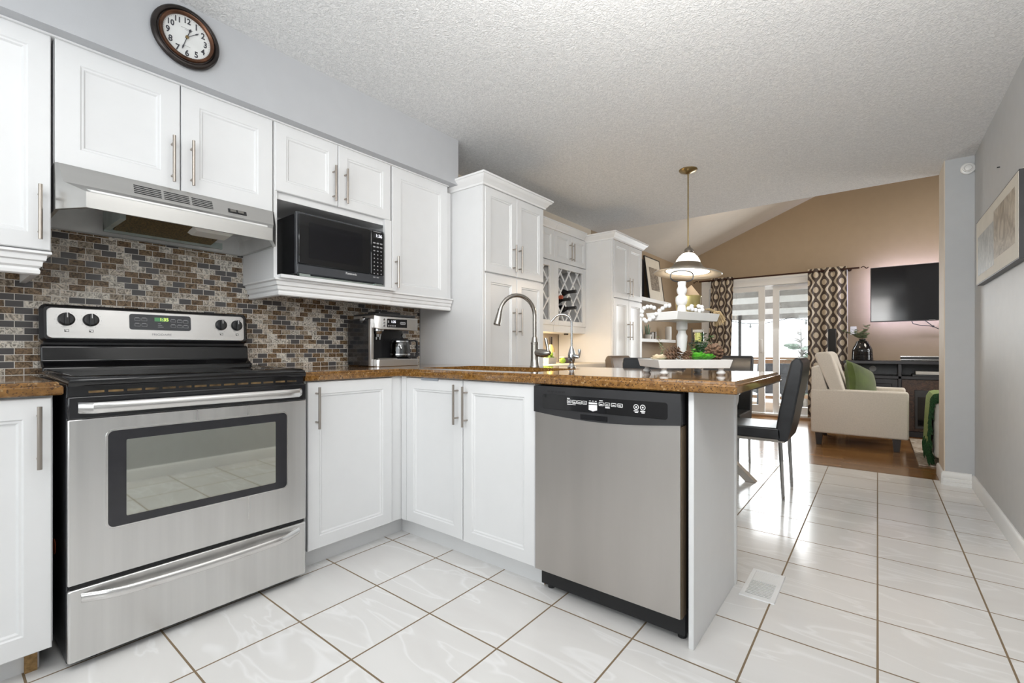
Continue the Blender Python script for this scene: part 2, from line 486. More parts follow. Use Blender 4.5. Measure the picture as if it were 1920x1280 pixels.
b.inputs['Roughness'].default_value = 0.16

# ogee print curtain, uses the panel's own UV
m, nt, b = newmat('ogee_fabric')
uv = nd(nt, 'ShaderNodeUVMap')
sp = nd(nt, 'ShaderNodeSeparateXYZ'); nt.links.new(uv.outputs[0], sp.inputs[0])
def trig(sock, f):
    a = nd(nt, 'ShaderNodeMath', operation='MULTIPLY'); a.inputs[1].default_value = 2 * PI * f
    nt.links.new(sock, a.inputs[0])
    c = nd(nt, 'ShaderNodeMath', operation='COSINE'); nt.links.new(a.outputs[0], c.inputs[0])
    return c.outputs[0]
cu, cv = trig(sp.outputs['X'], 1.0), trig(sp.outputs['Y'], 1.0)
g = nd(nt, 'ShaderNodeMath', operation='MULTIPLY_ADD'); g.inputs[1].default_value = 0.60
nt.links.new(cv, g.inputs[0]); nt.links.new(cu, g.inputs[2])
ab = nd(nt, 'ShaderNodeMath', operation='ABSOLUTE'); nt.links.new(g.outputs[0], ab.inputs[0])
cr = nd(nt, 'ShaderNodeValToRGB'); cr.color_ramp.interpolation = 'CONSTANT'
e = cr.color_ramp.elements
dv = nd(nt, 'ShaderNodeMath', operation='MULTIPLY'); dv.inputs[1].default_value = 0.5
nt.links.new(ab.outputs[0], dv.inputs[0])
e[0].position, e[0].color = 0.0, (0.60, 0.53, 0.43, 1)
e[1].position, e[1].color = 0.17, (0.085, 0.065, 0.055, 1)
x = e.new(0.60); x.color = (0.56, 0.48, 0.37, 1)
nt.links.new(dv.outputs[0], cr.inputs['Fac'])
nt.links.new(cr.outputs['Color'], b.inputs['Base Color'])
b.inputs['Roughness'].default_value = 0.8

# faint drawing / print with a pale margin handled in geometry
def artmat(name, c0, c1_, scale):
    m, nt, b = newmat(name)
    tc = nd(nt, 'ShaderNodeTexCoord')
    n1 = nd(nt, 'ShaderNodeTexNoise'); n1.inputs['Scale'].default_value = scale; n1.inputs['Detail'].default_value = 6; n1.inputs['Distortion'].default_value = 2
    nt.links.new(tc.outputs['Object'], n1.inputs['Vector'])
    c = nd(nt, 'ShaderNodeValToRGB')
    c.color_ramp.elements[0].position, c.color_ramp.elements[0].color = 0.35, (*c0, 1)
    c.color_ramp.elements[1].position, c.color_ramp.elements[1].color = 0.65, (*c1_, 1)
    nt.links.new(n1.outputs['Fac'], c.inputs['Fac']); nt.links.new(c.outputs['Color'], b.inputs['Base Color'])
    b.inputs['Roughness'].default_value = 0.4
artmat('sketch_grey', (0.30, 0.32, 0.32), (0.50, 0.51, 0.49), 9)
artmat('sketch_sepia', (0.24, 0.20, 0.15), (0.50, 0.45, 0.37), 9)
artmat('print_dark', (0.10, 0.085, 0.07), (0.38, 0.33, 0.27), 22)
artmat('rug_weave', (0.30, 0.22, 0.15), (0.66, 0.60, 0.52), 14)
artmat('fire_brick', (0.035, 0.018, 0.012), (0.10, 0.05, 0.03), 30)
# ---------------------------------------------------------------- object helpers
ORG = {}
def tag(o, label, cat, group=None, kind=None):
    o['label'] = label
    if cat: o['category'] = cat
    if group: o['group'] = group
    if kind: o['kind'] = kind
    return o

def thing(name, label, cat, loc=(0, 0, 0), rz=0.0, group=None, local=False):
    o = bpy.data.objects.new(name, None)
    COL.objects.link(o)
    o.empty_display_size = 0.1
    o.location = loc
    o.rotation_euler = (0, 0, rz)
    tag(o, label, cat, group)
    ORG[o.name] = Vector((0, 0, 0)) if local else Vector(loc)
    return o

def origin_of(p):
    while p is not None:
        if p.name in ORG: return ORG[p.name]
        p = p.parent
    return Vector((0, 0, 0))

class MB:
    def __init__(s): s.v, s.f, s.uv = [], [], None
    def add(s, vs, fs):
        n = len(s.v)
        s.v += [Vector(p) for p in vs]
        s.f += [tuple(i + n for i in f) for f in fs]
        return s
    def box(s, x0, y0, z0, x1, y1, z1):
        if x0 > x1: x0, x1 = x1, x0
        if y0 > y1: y0, y1 = y1, y0
        if z0 > z1: z0, z1 = z1, z0
        return s.add([(x0, y0, z0), (x1, y0, z0), (x1, y1, z0), (x0, y1, z0), (x0, y0, z1), (x1, y0, z1), (x1, y1, z1), (x0, y1, z1)],
                     [(0, 3, 2, 1), (4, 5, 6, 7), (0, 1, 5, 4), (1, 2, 6, 5), (2, 3, 7, 6), (3, 0, 4, 7)])
    def loops(s, L, cap0=True, cap1=True, close=True):
        n, base, vs, fs = len(L[0]), 0, [], []
        for l in L: vs += list(l)
        for k in range(len(L) - 1):
            for i in range(n if close else n - 1):
                j = (i + 1) % n
                fs.append((k * n + i, k * n + j, (k + 1) * n + j, (k + 1) * n + i))
        if cap0: fs.append(tuple(range(n - 1, -1, -1)))
        if cap1: fs.append(tuple((len(L) - 1) * n + i for i in range(n)))
        return s.add(vs, fs)
    def cyl(s, p0, p1, r0, r1=None, n=16):
        return s.tube([p0, p1], [r0, r0 if r1 is None else r1], n)
    def tube(s, pts, r, n=10, closed=False, flat=None):
        P = [Vector(p) for p in pts]
        R = r if isinstance(r, (list, tuple)) else [r] * len(P)
        T = []
        for i in range(len(P)):
            if closed: t = P[(i + 1) % len(P)] - P[i - 1]
            elif i == 0: t = P[1] - P[0]
            elif i == len(P) - 1: t = P[-1] - P[-2]
            else: t = (P[i + 1] - P[i]).normalized() + (P[i] - P[i - 1]).normalized()
            T.append(t.normalized())
        up = Vector((0, 0, 1)) if abs(T[0].z) < 0.9 else Vector((1, 0, 0))
        U = T[0].cross(up).normalized()
        L = []
        for i in range(len(P)):
            U = (U - T[i] * U.dot(T[i])).normalized()
            V = T[i].cross(U)
            fl = flat or 1.0
            L.append([P[i] + (U * math.cos(a) + V * math.sin(a) * fl) * R[i] for a in [2 * PI * k / n for k in range(n)]])
        if closed: L.append(L[0]); return s.loops(L, False, False)
        return s.loops(L)
    def lathe(s, c, prof, n=24, M=None, sx=1.0, sy=1.0):
        c = Vector(c)
        L = []
        for r, z in prof:
            l = []
            for k in range(n):
                a = 2 * PI * k / n
                p = Vector((r * math.cos(a) * sx, r * math.sin(a) * sy, z))
                if M is not None: p = M @ p
                l.append(c + p)
            L.append(l)
        if prof[0][0] > 1e-6 and prof[-1][0] > 1e-6:     # a ring: close the section on itself
            return s.loops(L + [L[0]], False, False)
        return s.loops(L, False, False)
    def frame(s, x0, z0, x1, z1, wl, wr, wb, wt, y0, y1):
        o = [(x0, z0), (x1, z0), (x1, z1), (x0, z1)]
        i = [(x0 + wl, z0 + wb), (x1 - wr, z0 + wb), (x1 - wr, z1 - wt), (x0 + wl, z1 - wt)]
        L = [[(x, y, z) for x, z in P] for P, y in ((o, y0), (i, y0), (i, y1), (o, y1), (o, y0))]
        return s.loops(L, False, False)
    def prism(s, poly, vec):
        vec = Vector(vec)
        a = [Vector(p) for p in poly]
        return s.loops([a, [p + vec for p in a]])
    def sphere(s, c, r, sc=(1, 1, 1), n=12, m=8, M=None):
        prof = [(max(1e-5, math.sin(PI * k / m)) * r, -math.cos(PI * k / m) * r) for k in range(m + 1)]
        c = Vector(c)
        L = []
        for rr, z in prof:
            l = []
            for k in range(n):
                a = 2 * PI * k / n
                p = Vector((rr * math.cos(a) * sc[0], rr * math.sin(a) * sc[1], z * sc[2]))
                if M is not None: p = M @ p
                l.append(c + p)
            L.append(l)
        return s.loops(L)
    def panel(s, O, U, V, w, h, prof):
        """nested rectangles: prof = [(inset, depth)], depth along U x V"""
        O, U, V = Vector(O), Vector(U), Vector(V)
        N = U.cross(V)
        L = []
        for i, d in prof:
            L.append([O + U * i + V * i + N * d, O + U * (w - i) + V * i + N * d, O + U * (w - i) + V * (h - i) + N * d, O + U * i + V * (h - i) + N * d])
        return s.loops(L)
    def rrect(s, O, U, V, w, h, r, t, n=5, inset_top=0.0):
        """rounded plate of thickness t along U x V"""
        O, U, V = Vector(O), Vector(U), Vector(V)
        N = U.cross(V)
        def ring(ins, d):
            l = []
            rr = max(r - ins, 0.0005)
            for cx, cy, a0 in ((w - r, r, -PI / 2), (w - r, h - r, 0), (r, h - r, PI / 2), (r, r, PI)):
                for k in range(n + 1):
                    a = a0 + PI / 2 * k / n
                    l.append(O + U * (cx + rr * math.cos(a)) + V * (cy + rr * math.sin(a)) + N * d)
            return l
        L = [ring(0, 0), ring(0, t - inset_top), ring(inset_top, t)] if inset_top else [ring(0, 0), ring(0, t)]
        return s.loops(L)
    def xf(s, M, start=0):
        for i in range(start, len(s.v)): s.v[i] = M @ s.v[i]
        return s
    def build(s, name, material, parent=None, bevel=0.0, seg=2, angle=0.6, sub=0, flat=False):
        me = bpy.data.meshes.new(name)
        og = origin_of(parent) if parent is not None else Vector((0, 0, 0))
        me.from_pydata([p - og for p in s.v], [], s.f)
        bm = bmesh.new(); bm.from_mesh(me)
        bmesh.ops.recalc_face_normals(bm, faces=bm.faces)
        bm.to_mesh(me); bm.free()
        if s.uv is not None:
            ul = me.uv_layers.new(name='UVMap')
            for lp in me.loops: ul.data[lp.index].uv = s.uv[lp.vertex_index]
        me.materials.append(MT[material] if isinstance(material, str) else material)
        if not flat:
            me.polygons.foreach_set('use_smooth', [True] * len(me.polygons))
            me.set_sharp_from_angle(angle=angle)
        o = bpy.data.objects.new(name, me)
        COL.objects.link(o)
        if parent is not None: o.parent = parent
        if bevel:
            b = o.modifiers.new('b', 'BEVEL'); b.width = bevel; b.segments = seg; b.limit_method = 'ANGLE'; b.angle_limit = 0.7
            b.harden_normals = False
        if sub:
            q = o.modifiers.new('s', 'SUBSURF'); q.levels = sub; q.render_levels = sub
        return o

def struct(name, mb, material, label=None, parent=None, **k):
    o = mb.build(name, material, parent, **k)
    if parent is None:
        o['kind'] = 'structure'
        if label: o['label'] = label
    return o

def single(name, mb, material, label, cat, group=None, org=None, **k):
    """a thing that is one mesh, with its origin at org"""
    if org is not None:
        org = Vector(org)
        mb.v = [p - org for p in mb.v]
    o = mb.build(name, material, None, **k)
    if org is not None: o.location = org
    return tag(o, label, cat, group)

def text(name, s, size, O, U, V, material, parent, align='CENTER', ext=0.0006, sx=1.0, bold=0.0):
    cu = bpy.data.curves.new(name, 'FONT')
    cu.body, cu.size, cu.extrude, cu.offset = s, size, ext, bold
    cu.align_x, cu.align_y = align, 'CENTER'
    t = bpy.data.objects.new(name, cu)
    COL.objects.link(t)
    me = bpy.data.meshes.new_from_object(t.evaluated_get(bpy.context.evaluated_depsgraph_get()))
    bpy.data.objects.remove(t)
    bpy.data.curves.remove(cu)
    O, U, V = Vector(O), Vector(U), Vector(V)
    N = U.cross(V)
    og = origin_of(parent)
    for v in me.vertices: v.co = O + U * v.co.x * sx + V * v.co.y + N * v.co.z - og
    me.materials.clear(); me.materials.append(MT[material])
    o = bpy.data.objects.new(name, me)
    COL.objects.link(o); o.parent = parent
    return o

def copy_tree(o, parent=None, loc=None, rz=None, label=None, group=None):
    c = o.copy(); COL.objects.link(c)
    if parent is not None: c.parent = parent
    for ch in list(o.children): copy_tree(ch, c)
    if loc is not None: c.location = loc
    if rz is not None: c.rotation_euler = (0, 0, rz)
    if label: c['label'] = label
    if group: c['group'] = group
    return c

X, Y, Z = Vector((1, 0, 0)), Vector((0, 1, 0)), Vector((0, 0, 1))

# door styles -------------------------------------------------------
def door_prof(fr, t=0.02):
    return [(0, 0), (0, t - 0.003), (0.003, t), (fr, t), (fr + 0.004, t - 0.004), (fr + 0.010, t - 0.0045), (fr + 0.015, t - 0.010), (fr + 0.020, t - 0.011)]

def door_x(parent, x, y0, y1, z0, z1, fr=0.055, t=0.02):
    """door on the stove wall, front face towards +x at x"""
    return MB().panel((x - t, y0, z0), Y, Z, y1 - y0, z1 - z0, door_prof(fr, t)).build('door', 'cabinet_white', parent)

def door_y(parent, y, x0, x1, z0, z1, fr=0.055, t=0.02):
    """door of the peninsula, front face towards -y at y"""
    return MB().panel((x0, y + t, z0), X, Z, x1 - x0, z1 - z0, door_prof(fr, t)).build('door', 'cabinet_white', parent)

def handle(parent, p, n, L=0.186, so=0.032, r=0.0058):
    """vertical bar pull centred at p on the door face, n = outward normal"""
    p, n = Vector(p), Vector(n)
    m = MB()
    m.cyl(p + n * so - Z * L / 2, p + n * so + Z * L / 2, r, n=12)
    for s in (-1, 1):
        m.cyl(p + Z * s * 0.064, p + n * so + Z * s * 0.064, 0.0042, n=10)
    return m.build('handle', 'nickel', parent)

def offset_poly(P, d):
    """inset a CCW polygon of (x, y) by d"""
    n, out = len(P), []
    for i in range(n):
        a, b, c = Vector(P[i - 1]), Vector(P[i]), Vector(P[(i + 1) % n])
        e1, e2 = (b - a).normalized(), (c - b).normalized()
        n1, n2 = Vector((-e1.y, e1.x)), Vector((-e2.y, e2.x))
        k = (n1 + n2) / (1 + n1.dot(n2))
        out.append((b.x + k.x * d, b.y + k.y * d))
    return out
# ================================================================ THE ROOM
CEIL, RX, FW = 2.385, 3.155, 6.30
struct('floor', MB().box(-0.1, -3.7, -0.06, 3.3, 3.26, 0.0), 'floor_tile', 'white marbled ceramic floor tiles with brown grout', flat=True)
struct('floor_living_room', MB().box(-0.1, 3.26, -0.06, 5.3, 6.42, -0.002), 'wood_floor', 'honey brown wood strip floor of the living room', flat=True)
struct('ceiling', MB().box(-0.1, -3.7, CEIL, 5.3, 3.5, CEIL + 0.1), 'stipple', 'stippled white kitchen ceiling', flat=True)
struct('ceiling_vault', MB().prism([(-0.1, 3.55, 2.36), (5.3, 3.55, 4.52), (5.3, 3.55, 4.62), (-0.1, 3.55, 2.46)], (0, 2.95, 0)), 'vault_white', 'sloping white ceiling of the living room', flat=True)
struct('wall_header', MB().box(-0.1, 3.5, CEIL + 0.02, 5.3, 3.55, 4.65), 'wall_tan', flat=True)
struct('wall_left', MB().box(-0.1, -3.6, 0, 0, 1.0, CEIL), 'wall_blue', flat=True)
struct('wall_left_bar', MB().box(-0.1, 1.0, 0, 0, 3.272, CEIL), 'wall_cream', flat=True)
struct('wall_left_living', MB().box(-0.1, 3.272, 0, 0, 6.30, 2.41), 'wall_tan', flat=True)
struct('wall_soffit', MB().box(0.0, -3.6, 2.086, 0.42, 0.69, CEIL), 'wall_blue', 'blue grey soffit above the wall cabinets', flat=True)
struct('wall_backsplash', MB().box(0.0, -2.3, 0.86, 0.006, 0.709, 1.66), 'mosaic', 'brown and grey glass mosaic backsplash', flat=True)
struct('wall_right', MB().box(RX, -3.6, 0, RX + 0.1, 3.15, CEIL), 'wall_grey', flat=True)
struct('wall_stub', MB().box(3.0, 3.15, 0, 5.3, 3.5, CEIL), 'wall_pale_grey', 'grey wall end beside the living room opening', flat=True)
struct('wall_stub_reveal', MB().box(2.994, 3.156, 0, 3.0, 3.5, CEIL), 'wall_cream', flat=True)
struct('wall_right_living', MB().box(5.2, 3.5, 0, 5.3, 6.3, 4.5), 'wall_tan', flat=True)
DX0, DX1, DZ1 = 0.43, 2.23, 2.04
wf = MB()
wf.box(-0.1, FW, -0.06, DX0, FW + 0.12, DZ1).box(DX1, FW, -0.06, 5.3, FW + 0.12, DZ1)
wf.prism([(-0.1, FW, DZ1), (5.3, FW, DZ1), (5.3, FW, 4.52), (-0.1, FW, 2.36)], (0, 0.12, 0))
struct('wall_far', wf, 'wall_tan', 'tan far wall of the living room', flat=True)
# back wall behind the viewer, with a window
wbk = MB()
wbk.box(-0.1, -3.7, 0, 0.5, -3.6, CEIL).box(2.9, -3.7, 0, RX + 0.1, -3.6, CEIL).box(0.5, -3.7, 0, 2.9, -3.6, 0.75).box(0.5, -3.7, 2.2, 2.9, -3.6, CEIL)
struct('wall_back', wbk, 'wall_light', flat=True)
wfm = MB()
for x0 in (0.5, 1.28, 2.06, 2.84): wfm.box(x0, -3.69, 0.75, x0 + 0.06, -3.62, 2.2)
wfm.box(0.5, -3.69, 0.75, 2.9, -3.62, 0.81).box(0.5, -3.69, 2.14, 2.9, -3.62, 2.2)
w2 = struct('window_2', wfm, 'trim_white', 'white framed window behind the viewer', flat=True)
struct('pane', MB().box(0.52, -3.66, 0.77, 2.88, -3.655, 2.18), 'door_glass', parent=w2, flat=True)
# baseboards
bb = [(0, 0), (0.016, 0), (0.016, 0.075), (0.011, 0.088), (0.006, 0.092), (0, 0.092)]
struct('baseboard_right', MB().prism([(RX - a, -3.6, z) for a, z in bb], (0, 6.75, 0)), 'trim_white')
b2 = [(0, 0), (0.020, 0), (0.020, 0.022), (0.015, 0.026), (0.018, 0.03), (0.018, 0.048), (0.014, 0.052), (0.016, 0.056), (0.016, 0.078), (0.008, 0.096), (0, 0.1)]
struct('baseboard_stub', MB().prism([(2.985, 3.15 - a, z) for a, z in b2], (0.155, 0, 0)).prism([(2.994 - a, 3.15, z) for a, z in bb], (0, 0.35, 0)), 'trim_white')
struct('baseboard_far', MB().prism([(DX1 + 0.07, FW - a, z) for a, z in bb], (2.8, 0, 0)), 'trim_white')
# patio door
fr = MB()
fr.frame(DX0, 0.0, DX1, DZ1, 0.06, 0.06, 0.045, 0.085, FW - 0.03, FW + 0.10)
fr.prism([(DX0 - 0.06, FW - 0.015, 0), (DX0, FW - 0.015, 0), (DX0, FW - 0.015, DZ1), (DX1, FW - 0.015, DZ1), (DX1, FW - 0.015, 0), (DX1 + 0.06, FW - 0.015, 0), (DX1 + 0.06, FW - 0.015, DZ1 + 0.06), (DX0 - 0.06, FW - 0.015, DZ1 + 0.06)], (0, 0.0148, 0))
dr = struct('door_1', fr, 'trim_white', 'white sliding patio door between the patterned curtains', bevel=0.003)
def sash(x0, x1, y, wl, wr):
    p = MB().frame(x0, 0.05, x1, 1.95, wl, wr, 0.11, 0.075, y, y + 0.04)
    o = struct('sash', p, 'trim_white', parent=dr, bevel=0.004)
    struct('pane', MB().box(x0 + 0.02, y + 0.017, 0.1, x1 - 0.02, y + 0.023, 1.93), 'door_glass', parent=o, flat=True)
    return o
sash(0.49, 1.281, FW - 0.005, 0.08, 0.086)
s2 = sash(1.38, 2.17, FW + 0.045, 0.083, 0.08)
struct('threshold', MB().box(DX0, FW - 0.06, 0.0, DX1, FW - 0.04, 0.022), 'rail_brown', parent=dr)
struct('door_handle', MB().box(1.225, FW - 0.025, 0.95, 1.25, FW - 0.005, 1.15), 'trim_white', parent=dr, bevel=0.005)

# ================================================================ CABINETS
def crown(parent, path, z0, prof, name='crown_moulding', mname='moulding_white'):
    n = len(path)
    L = []
    for i, p in enumerate(path):
        p = Vector(p)
        ns = []
        if i > 0:
            e = (p - Vector(path[i - 1])).normalized(); ns.append(Vector((e.y, -e.x)))
        if i < n - 1:
            e = (Vector(path[i + 1]) - p).normalized(); ns.append(Vector((e.y, -e.x)))
        k = ns[0] if len(ns) == 1 else (ns[0] + ns[1]) / (1 + ns[0].dot(ns[1]))
        L.append([(p.x + k.x * a, p.y + k.y * a, z0 + z) for a, z in prof])
    return MB().loops(L).build(name, mname, parent, angle=0.5)
CROWN = [(0, 0), (0.010, 0), (0.012, 0.012), (0.018, 0.016), (0.030, 0.034), (0.044, 0.044), (0.048, 0.052), (0.054, 0.054), (0.054, 0.066), (0, 0.066)]
RAIL = [(-0.048, 0.0), (0.0, 0.0), (0.001, -0.008), (-0.010, -0.013), (-0.012, -0.030), (-0.019, -0.034), (-0.021, -0.050), (-0.029, -0.057), (-0.025, -0.066), (-0.026, -0.076), (-0.032, -0.080), (-0.048, -0.080)]
UX = 0.36                      # front plane of the wall cabinet doors
def carcass_box(parent, x1, y0, y1, z0, z1, x0=0.008):
    return MB().box(x0, y0, z0, x1, y1, z1).build('carcass', 'cabinet_white', parent, bevel=0.002)

# wall cabinets, left to right
t = thing('wall_cabinet', 'tall white single-door wall cabinet left of the range hood, cut by the photo edge', 'cabinet', (0.18, -1.46, 1.33))
carcass_box(t, UX - 0.022, -1.69, -1.234, 1.33, 2.086)
d = door_x(t, UX, -1.688, -1.236, 1.335, 2.080); handle(d, (UX, -1.265, 1.4585), X)
crown(t, [(UX, -1.69), (UX, -1.234), (0.01, -1.234)], 1.33, RAIL, 'light_rail')

t = thing('wall_cabinet', 'white two-door wall cabinet directly above the steel range hood', 'cabinet', (0.18, -0.855, 1.645))
carcass_box(t, UX - 0.022, -1.228, -0.484, 1.646, 2.086)
d = door_x(t, UX, -1.226, -0.857, 1.645, 2.080, 0.065); handle(d, (UX, -0.886, 1.761), X)
d = door_x(t, UX, -0.853, -0.486, 1.645, 2.080, 0.065); handle(d, (UX, -0.819, 1.763), X)

t = thing('wall_cabinet', 'white wall cabinet with two short doors over the open microwave shelf', 'cabinet', (0.18, -0.14, 1.34))
mb = MB().box(0.008, -0.480, 1.335, UX - 0.006, -0.464, 2.086).box(0.008, 0.186, 1.335, UX - 0.022, 0.200, 2.086).box(0.008, -0.464, 1.72, UX - 0.022, 0.186, 2.086).box(0.008, -0.464, 1.335, 0.02, 0.186, 1.72)
mb.build('carcass', 'cabinet_white', t)
MB().box(0.02, -0.464, 1.335, UX + 0.035, 0.200, 1.352).build('shelf', 'cabinet_white', t, bevel=0.002)
d = door_x(t, UX, -0.474, -0.149, 1.753, 2.080, 0.052); handle(d, (UX, -0.178, 1.8625), X)
d = door_x(t, UX, -0.145, 0.190, 1.753, 2.080, 0.052); handle(d, (UX, -0.110, 1.865), X)
MB().box(UX - 0.02, 0.150, 1.352, UX, 0.198, 1.752).build('stile', 'cabinet_white', t, bevel=0.001)
crown(t, [(0.01, -0.480), (UX + 0.012, -0.480), (UX + 0.012, 0.200)], 1.335, RAIL, 'light_rail')

t = thing('wall_cabinet', 'tall white single-door wall cabinet between microwave and pantry', 'cabinet', (0.18, 0.44, 1.34))
carcass_box(t, UX - 0.022, 0.202, 0.652, 1.335, 2.086)
MB().box(0.008, 0.652, 1.335, UX - 0.024, 0.700, 2.050).build('filler_strip', 'cabinet_white', t)
d = door_x(t, UX, 0.204, 0.650, 1.322, 2.080, 0.06); handle(d, (UX, 0.223, 1.4505), X)
crown(t, [(UX + 0.004, 0.202), (UX + 0.004, 0.66), (UX + 0.004, 0.698)], 1.335, RAIL, 'light_rail')
# thin top trim below the soffit
struct('trim_1', MB().box(0.0, -1.69, 2.080, UX + 0.006, 0.655, 2.086), 'moulding_white', flat=True)

# pantries
def pantry(y0, y1, label, hy, seed):
    t = thing('pantry_cabinet', label, 'cabinet', (0.3, (y0 + y1) / 2, 0), group='tall pantry cabinets on the stove wall')
    MB().box(0.008, y0, 0.0, 0.600, y1, 2.062).box(0.6, y0, 0.1, 0.617, y0 + 0.022, 2.062).build('carcass', 'cabinet_white', t, bevel=0.002)
    ym = (y0 + 0.022 + y1) / 2
    for a, b, h in ((y0 + 0.024, ym - 0.002, hy[0]), (ym + 0.002, y1 - 0.003, hy[1])):
        d = door_x(t, 0.620, a, b, 1.502, 2.056, 0.052); handle(d, (0.62, h, 1.624), X)
        d = door_x(t, 0.620, a, b, 0.102, 1.490, 0.052); handle(d, (0.62, h, 1.184), X)
    crown(t, [(0.008, y0), (0.622, y0), (0.622, y1), (0.008, y1)], 2.056, CROWN)
pantry(0.712, 1.402, 'tall white pantry cabinet with crown moulding right of the coffee maker corner', (1.024, 1.091), 1)
pantry(2.572, 3.272, 'tall white pantry cabinet at the far end, beside the picture shelves', (2.900, 2.968), 2)

# bar niche between the pantries: short cabinets over wine lattices
def short_cab(y0, y1, doors, label):
    t = thing('wall_cabinet', label, 'cabinet', (0.16, (y0 + y1) / 2, 1.79))
    carcass_box(t, 0.31, y0, y1, 1.79, 2.075)
    for a, b, h in doors:
        d = door_x(t, 0.33, a, b, 1.795, 2.070, 0.045)
        if h: handle(d, (0.33, h, 1.913), X, L=0.17, so=0.028)
    return t
t1 = short_cab(1.404, 1.994, [(1.406, 1.698, 0), (1.702, 1.992, 0)], 'short white wall cabinet half hidden behind the near pantry')
t2 = short_cab(1.996, 2.570, [(1.998, 2.280, 2.256), (2.284, 2.568, 2.305)], 'short white two-door wall cabinet above the wine rack with bottles')
crown(t1, [(0.332, 1.404), (0.332, 1.994)], 2.070, [(a * 0.8, z) for a, z in CROWN])
crown(t2, [(0.332, 1.996), (0.332, 2.515)], 2.070, [(a * 0.8, z) for a, z in CROWN])
def wine_rack(y0, y1, label):
    t = thing('wine_rack', label, 'wine rack', (0.16, (y0 + y1) / 2, 1.22))
    z0, z1, s = 1.215, 1.788, 0.07
    mb = MB().box(0.008, y0, z0, 0.31, y0 + 0.014, z1).box(0.008, y1 - 0.014, z0, 0.31, y1, z1).box(0.008, y0, z0, 0.31, y1, z0 + 0.014).box(0.008, y0, z1 - 0.014, 0.31, y1, z1).box(0.008, y0, z0, 0.016, y1, z1)
    mb.build('carcass', 'cabinet_white', t)
    f = MB().box(0.31, y0, z0, 0.33, y0 + s, z1).box(0.31, y1 - s, z0, 0.33, y1, z1).box(0.31, y0 + s, z0, 0.33, y1 - s, z0 + 0.045).box(0.31, y0 + s, z1 - 0.05, 0.33, y1 - s, z1)
    f.build('face_frame', 'cabinet_white', t, bevel=0.002)
    # diagonal slats clipped to the opening
    ya, yb, za, zb = y0 + s - 0.01, y1 - s + 0.01, z0 + 0.035, z1 - 0.04
    lat = MB()
    pitch, hw = 0.150, 0.0065
    for sg in (1, -1):
        k = -12
        while k < 14:
            pts = []
            # line: (z - za) = sg*1.25*(y - yc) with offsets
            c = k * pitch * 1.25
            for yy in (ya, yb):
                zz = za + sg * 1.25 * (yy - ya) + c
                pts.append((yy, zz))
            (u0, w0), (u1, w1) = pts
            k += 1
            lo, hi = 0.0, 1.0
            dz = w1 - w0
            for bound, s_ in ((za, 1), (zb, -1)):
                tt = (bound - w0) / dz
                if (dz > 0) == (s_ > 0): lo = max(lo, tt)
                else: hi = min(hi, tt)
            if hi - lo < 0.03: continue
            A = Vector((0, u0 + (u1 - u0) * lo, w0 + dz * lo)); B = Vector((0, u0 + (u1 - u0) * hi, w0 + dz * hi))
            dd = (B - A).normalized(); nn = Vector((0, -dd.z, dd.y)) * hw
            xo = 0.305 if sg > 0 else 0.296
            lat.prism([A + nn + X * xo, B + nn + X * xo, B - nn + X * xo, A - nn + X * xo], (0.009, 0, 0))
            lat.prism([A + nn + X * 0.10, B + nn + X * 0.10, B - nn + X * 0.10, A - nn + X * 0.10], (0.009, 0, 0))
    lat.build('lattice', 'cabinet_white', t)
    MB().box(0.05, y0 + 0.001, 1.152, 0.318, y1 - 0.001, z0).build('valance', 'cabinet_white', t)
    return t
wine_rack(1.404, 1.994, 'white diamond lattice wine rack half hidden behind the near pantry')
wine_rack(1.996, 2.570, 'white diamond lattice wine rack holding dark bottles above the bar counter')
# puck light under the wine rack
single('puck_light', MB().cyl((0.19, 2.42, 1.138), (0.19, 2.42, 1.151), 0.022, n=14), 'clock_bronze', 'small dark puck light under the wine rack', 'light', org=(0.19, 2.42, 1.138))
# bar base and counter
t = thing('base_cabinet', 'white base cabinet under the bar counter between the two pantries', 'cabinet', (0.3, 1.98, 0))
MB().box(0.008, 1.404, 0.1, 0.58, 2.570, 0.829).box(0.008, 1.404, 0, 0.53, 2.57, 0.1).build('carcass', 'cabinet_white', t)
for a, b in ((1.41, 1.694), (1.698, 1.984), (1.988, 2.274), (2.278, 2.564)):
    door_x(t, 0.60, a, b, 0.11, 0.826, 0.05)
single('countertop', MB().box(0.008, 1.404, 0.830, 0.618, 2.570, 0.868), 'wall_cream', 'pale bar countertop between the two pantries', 'countertop', bevel=0.004, org=(0.3, 1.98, 0.83))

# base cabinets
t = thing('base_cabinet', 'white single-door base cabinet left of the stove, cut by the photo edge', 'cabinet', (0.3, -1.48, 0))
MB().box(0.008, -1.72, 0.095, 0.618, -1.262, 0.851).build('carcass', 'cabinet_white', t, bevel=0.001)
MB().box(0.008, -1.72, 0, 0.555, -1.285, 0.095).build('toe_kick', 'cabinet_white', t)
MB().box(0.555, -1.318, 0, 0.568, -1.290, 0.085).build('loose_trim', 'particle_board', t)
d = door_x(t, 0.640, -1.716, -1.266, 0.086, 0.846, 0.06); handle(d, (0.64, -1.296, 0.73), X)

t = thing('base_cabinet', 'white single-door base cabinet between the stove and the inside corner', 'cabinet', (0.3, -0.24, 0))
MB().box(0.008, -0.468, 0.097, 0.618, 0.10, 0.851).build('carcass', 'cabinet_white', t, bevel=0.001)
MB().box(0.008, -0.468, 0, 0.560, 0.13, 0.097).build('toe_kick', 'cabinet_white', t)
d = door_x(t, 0.640, -0.462, -0.010, 0.098, 0.848, 0.055); handle(d, (0.64, -0.424, 0.732), X)
MB().box(0.6, -0.006, 0.098, 0.632, 0.062, 0.851).build('corner_filler', 'cabinet_white', t)

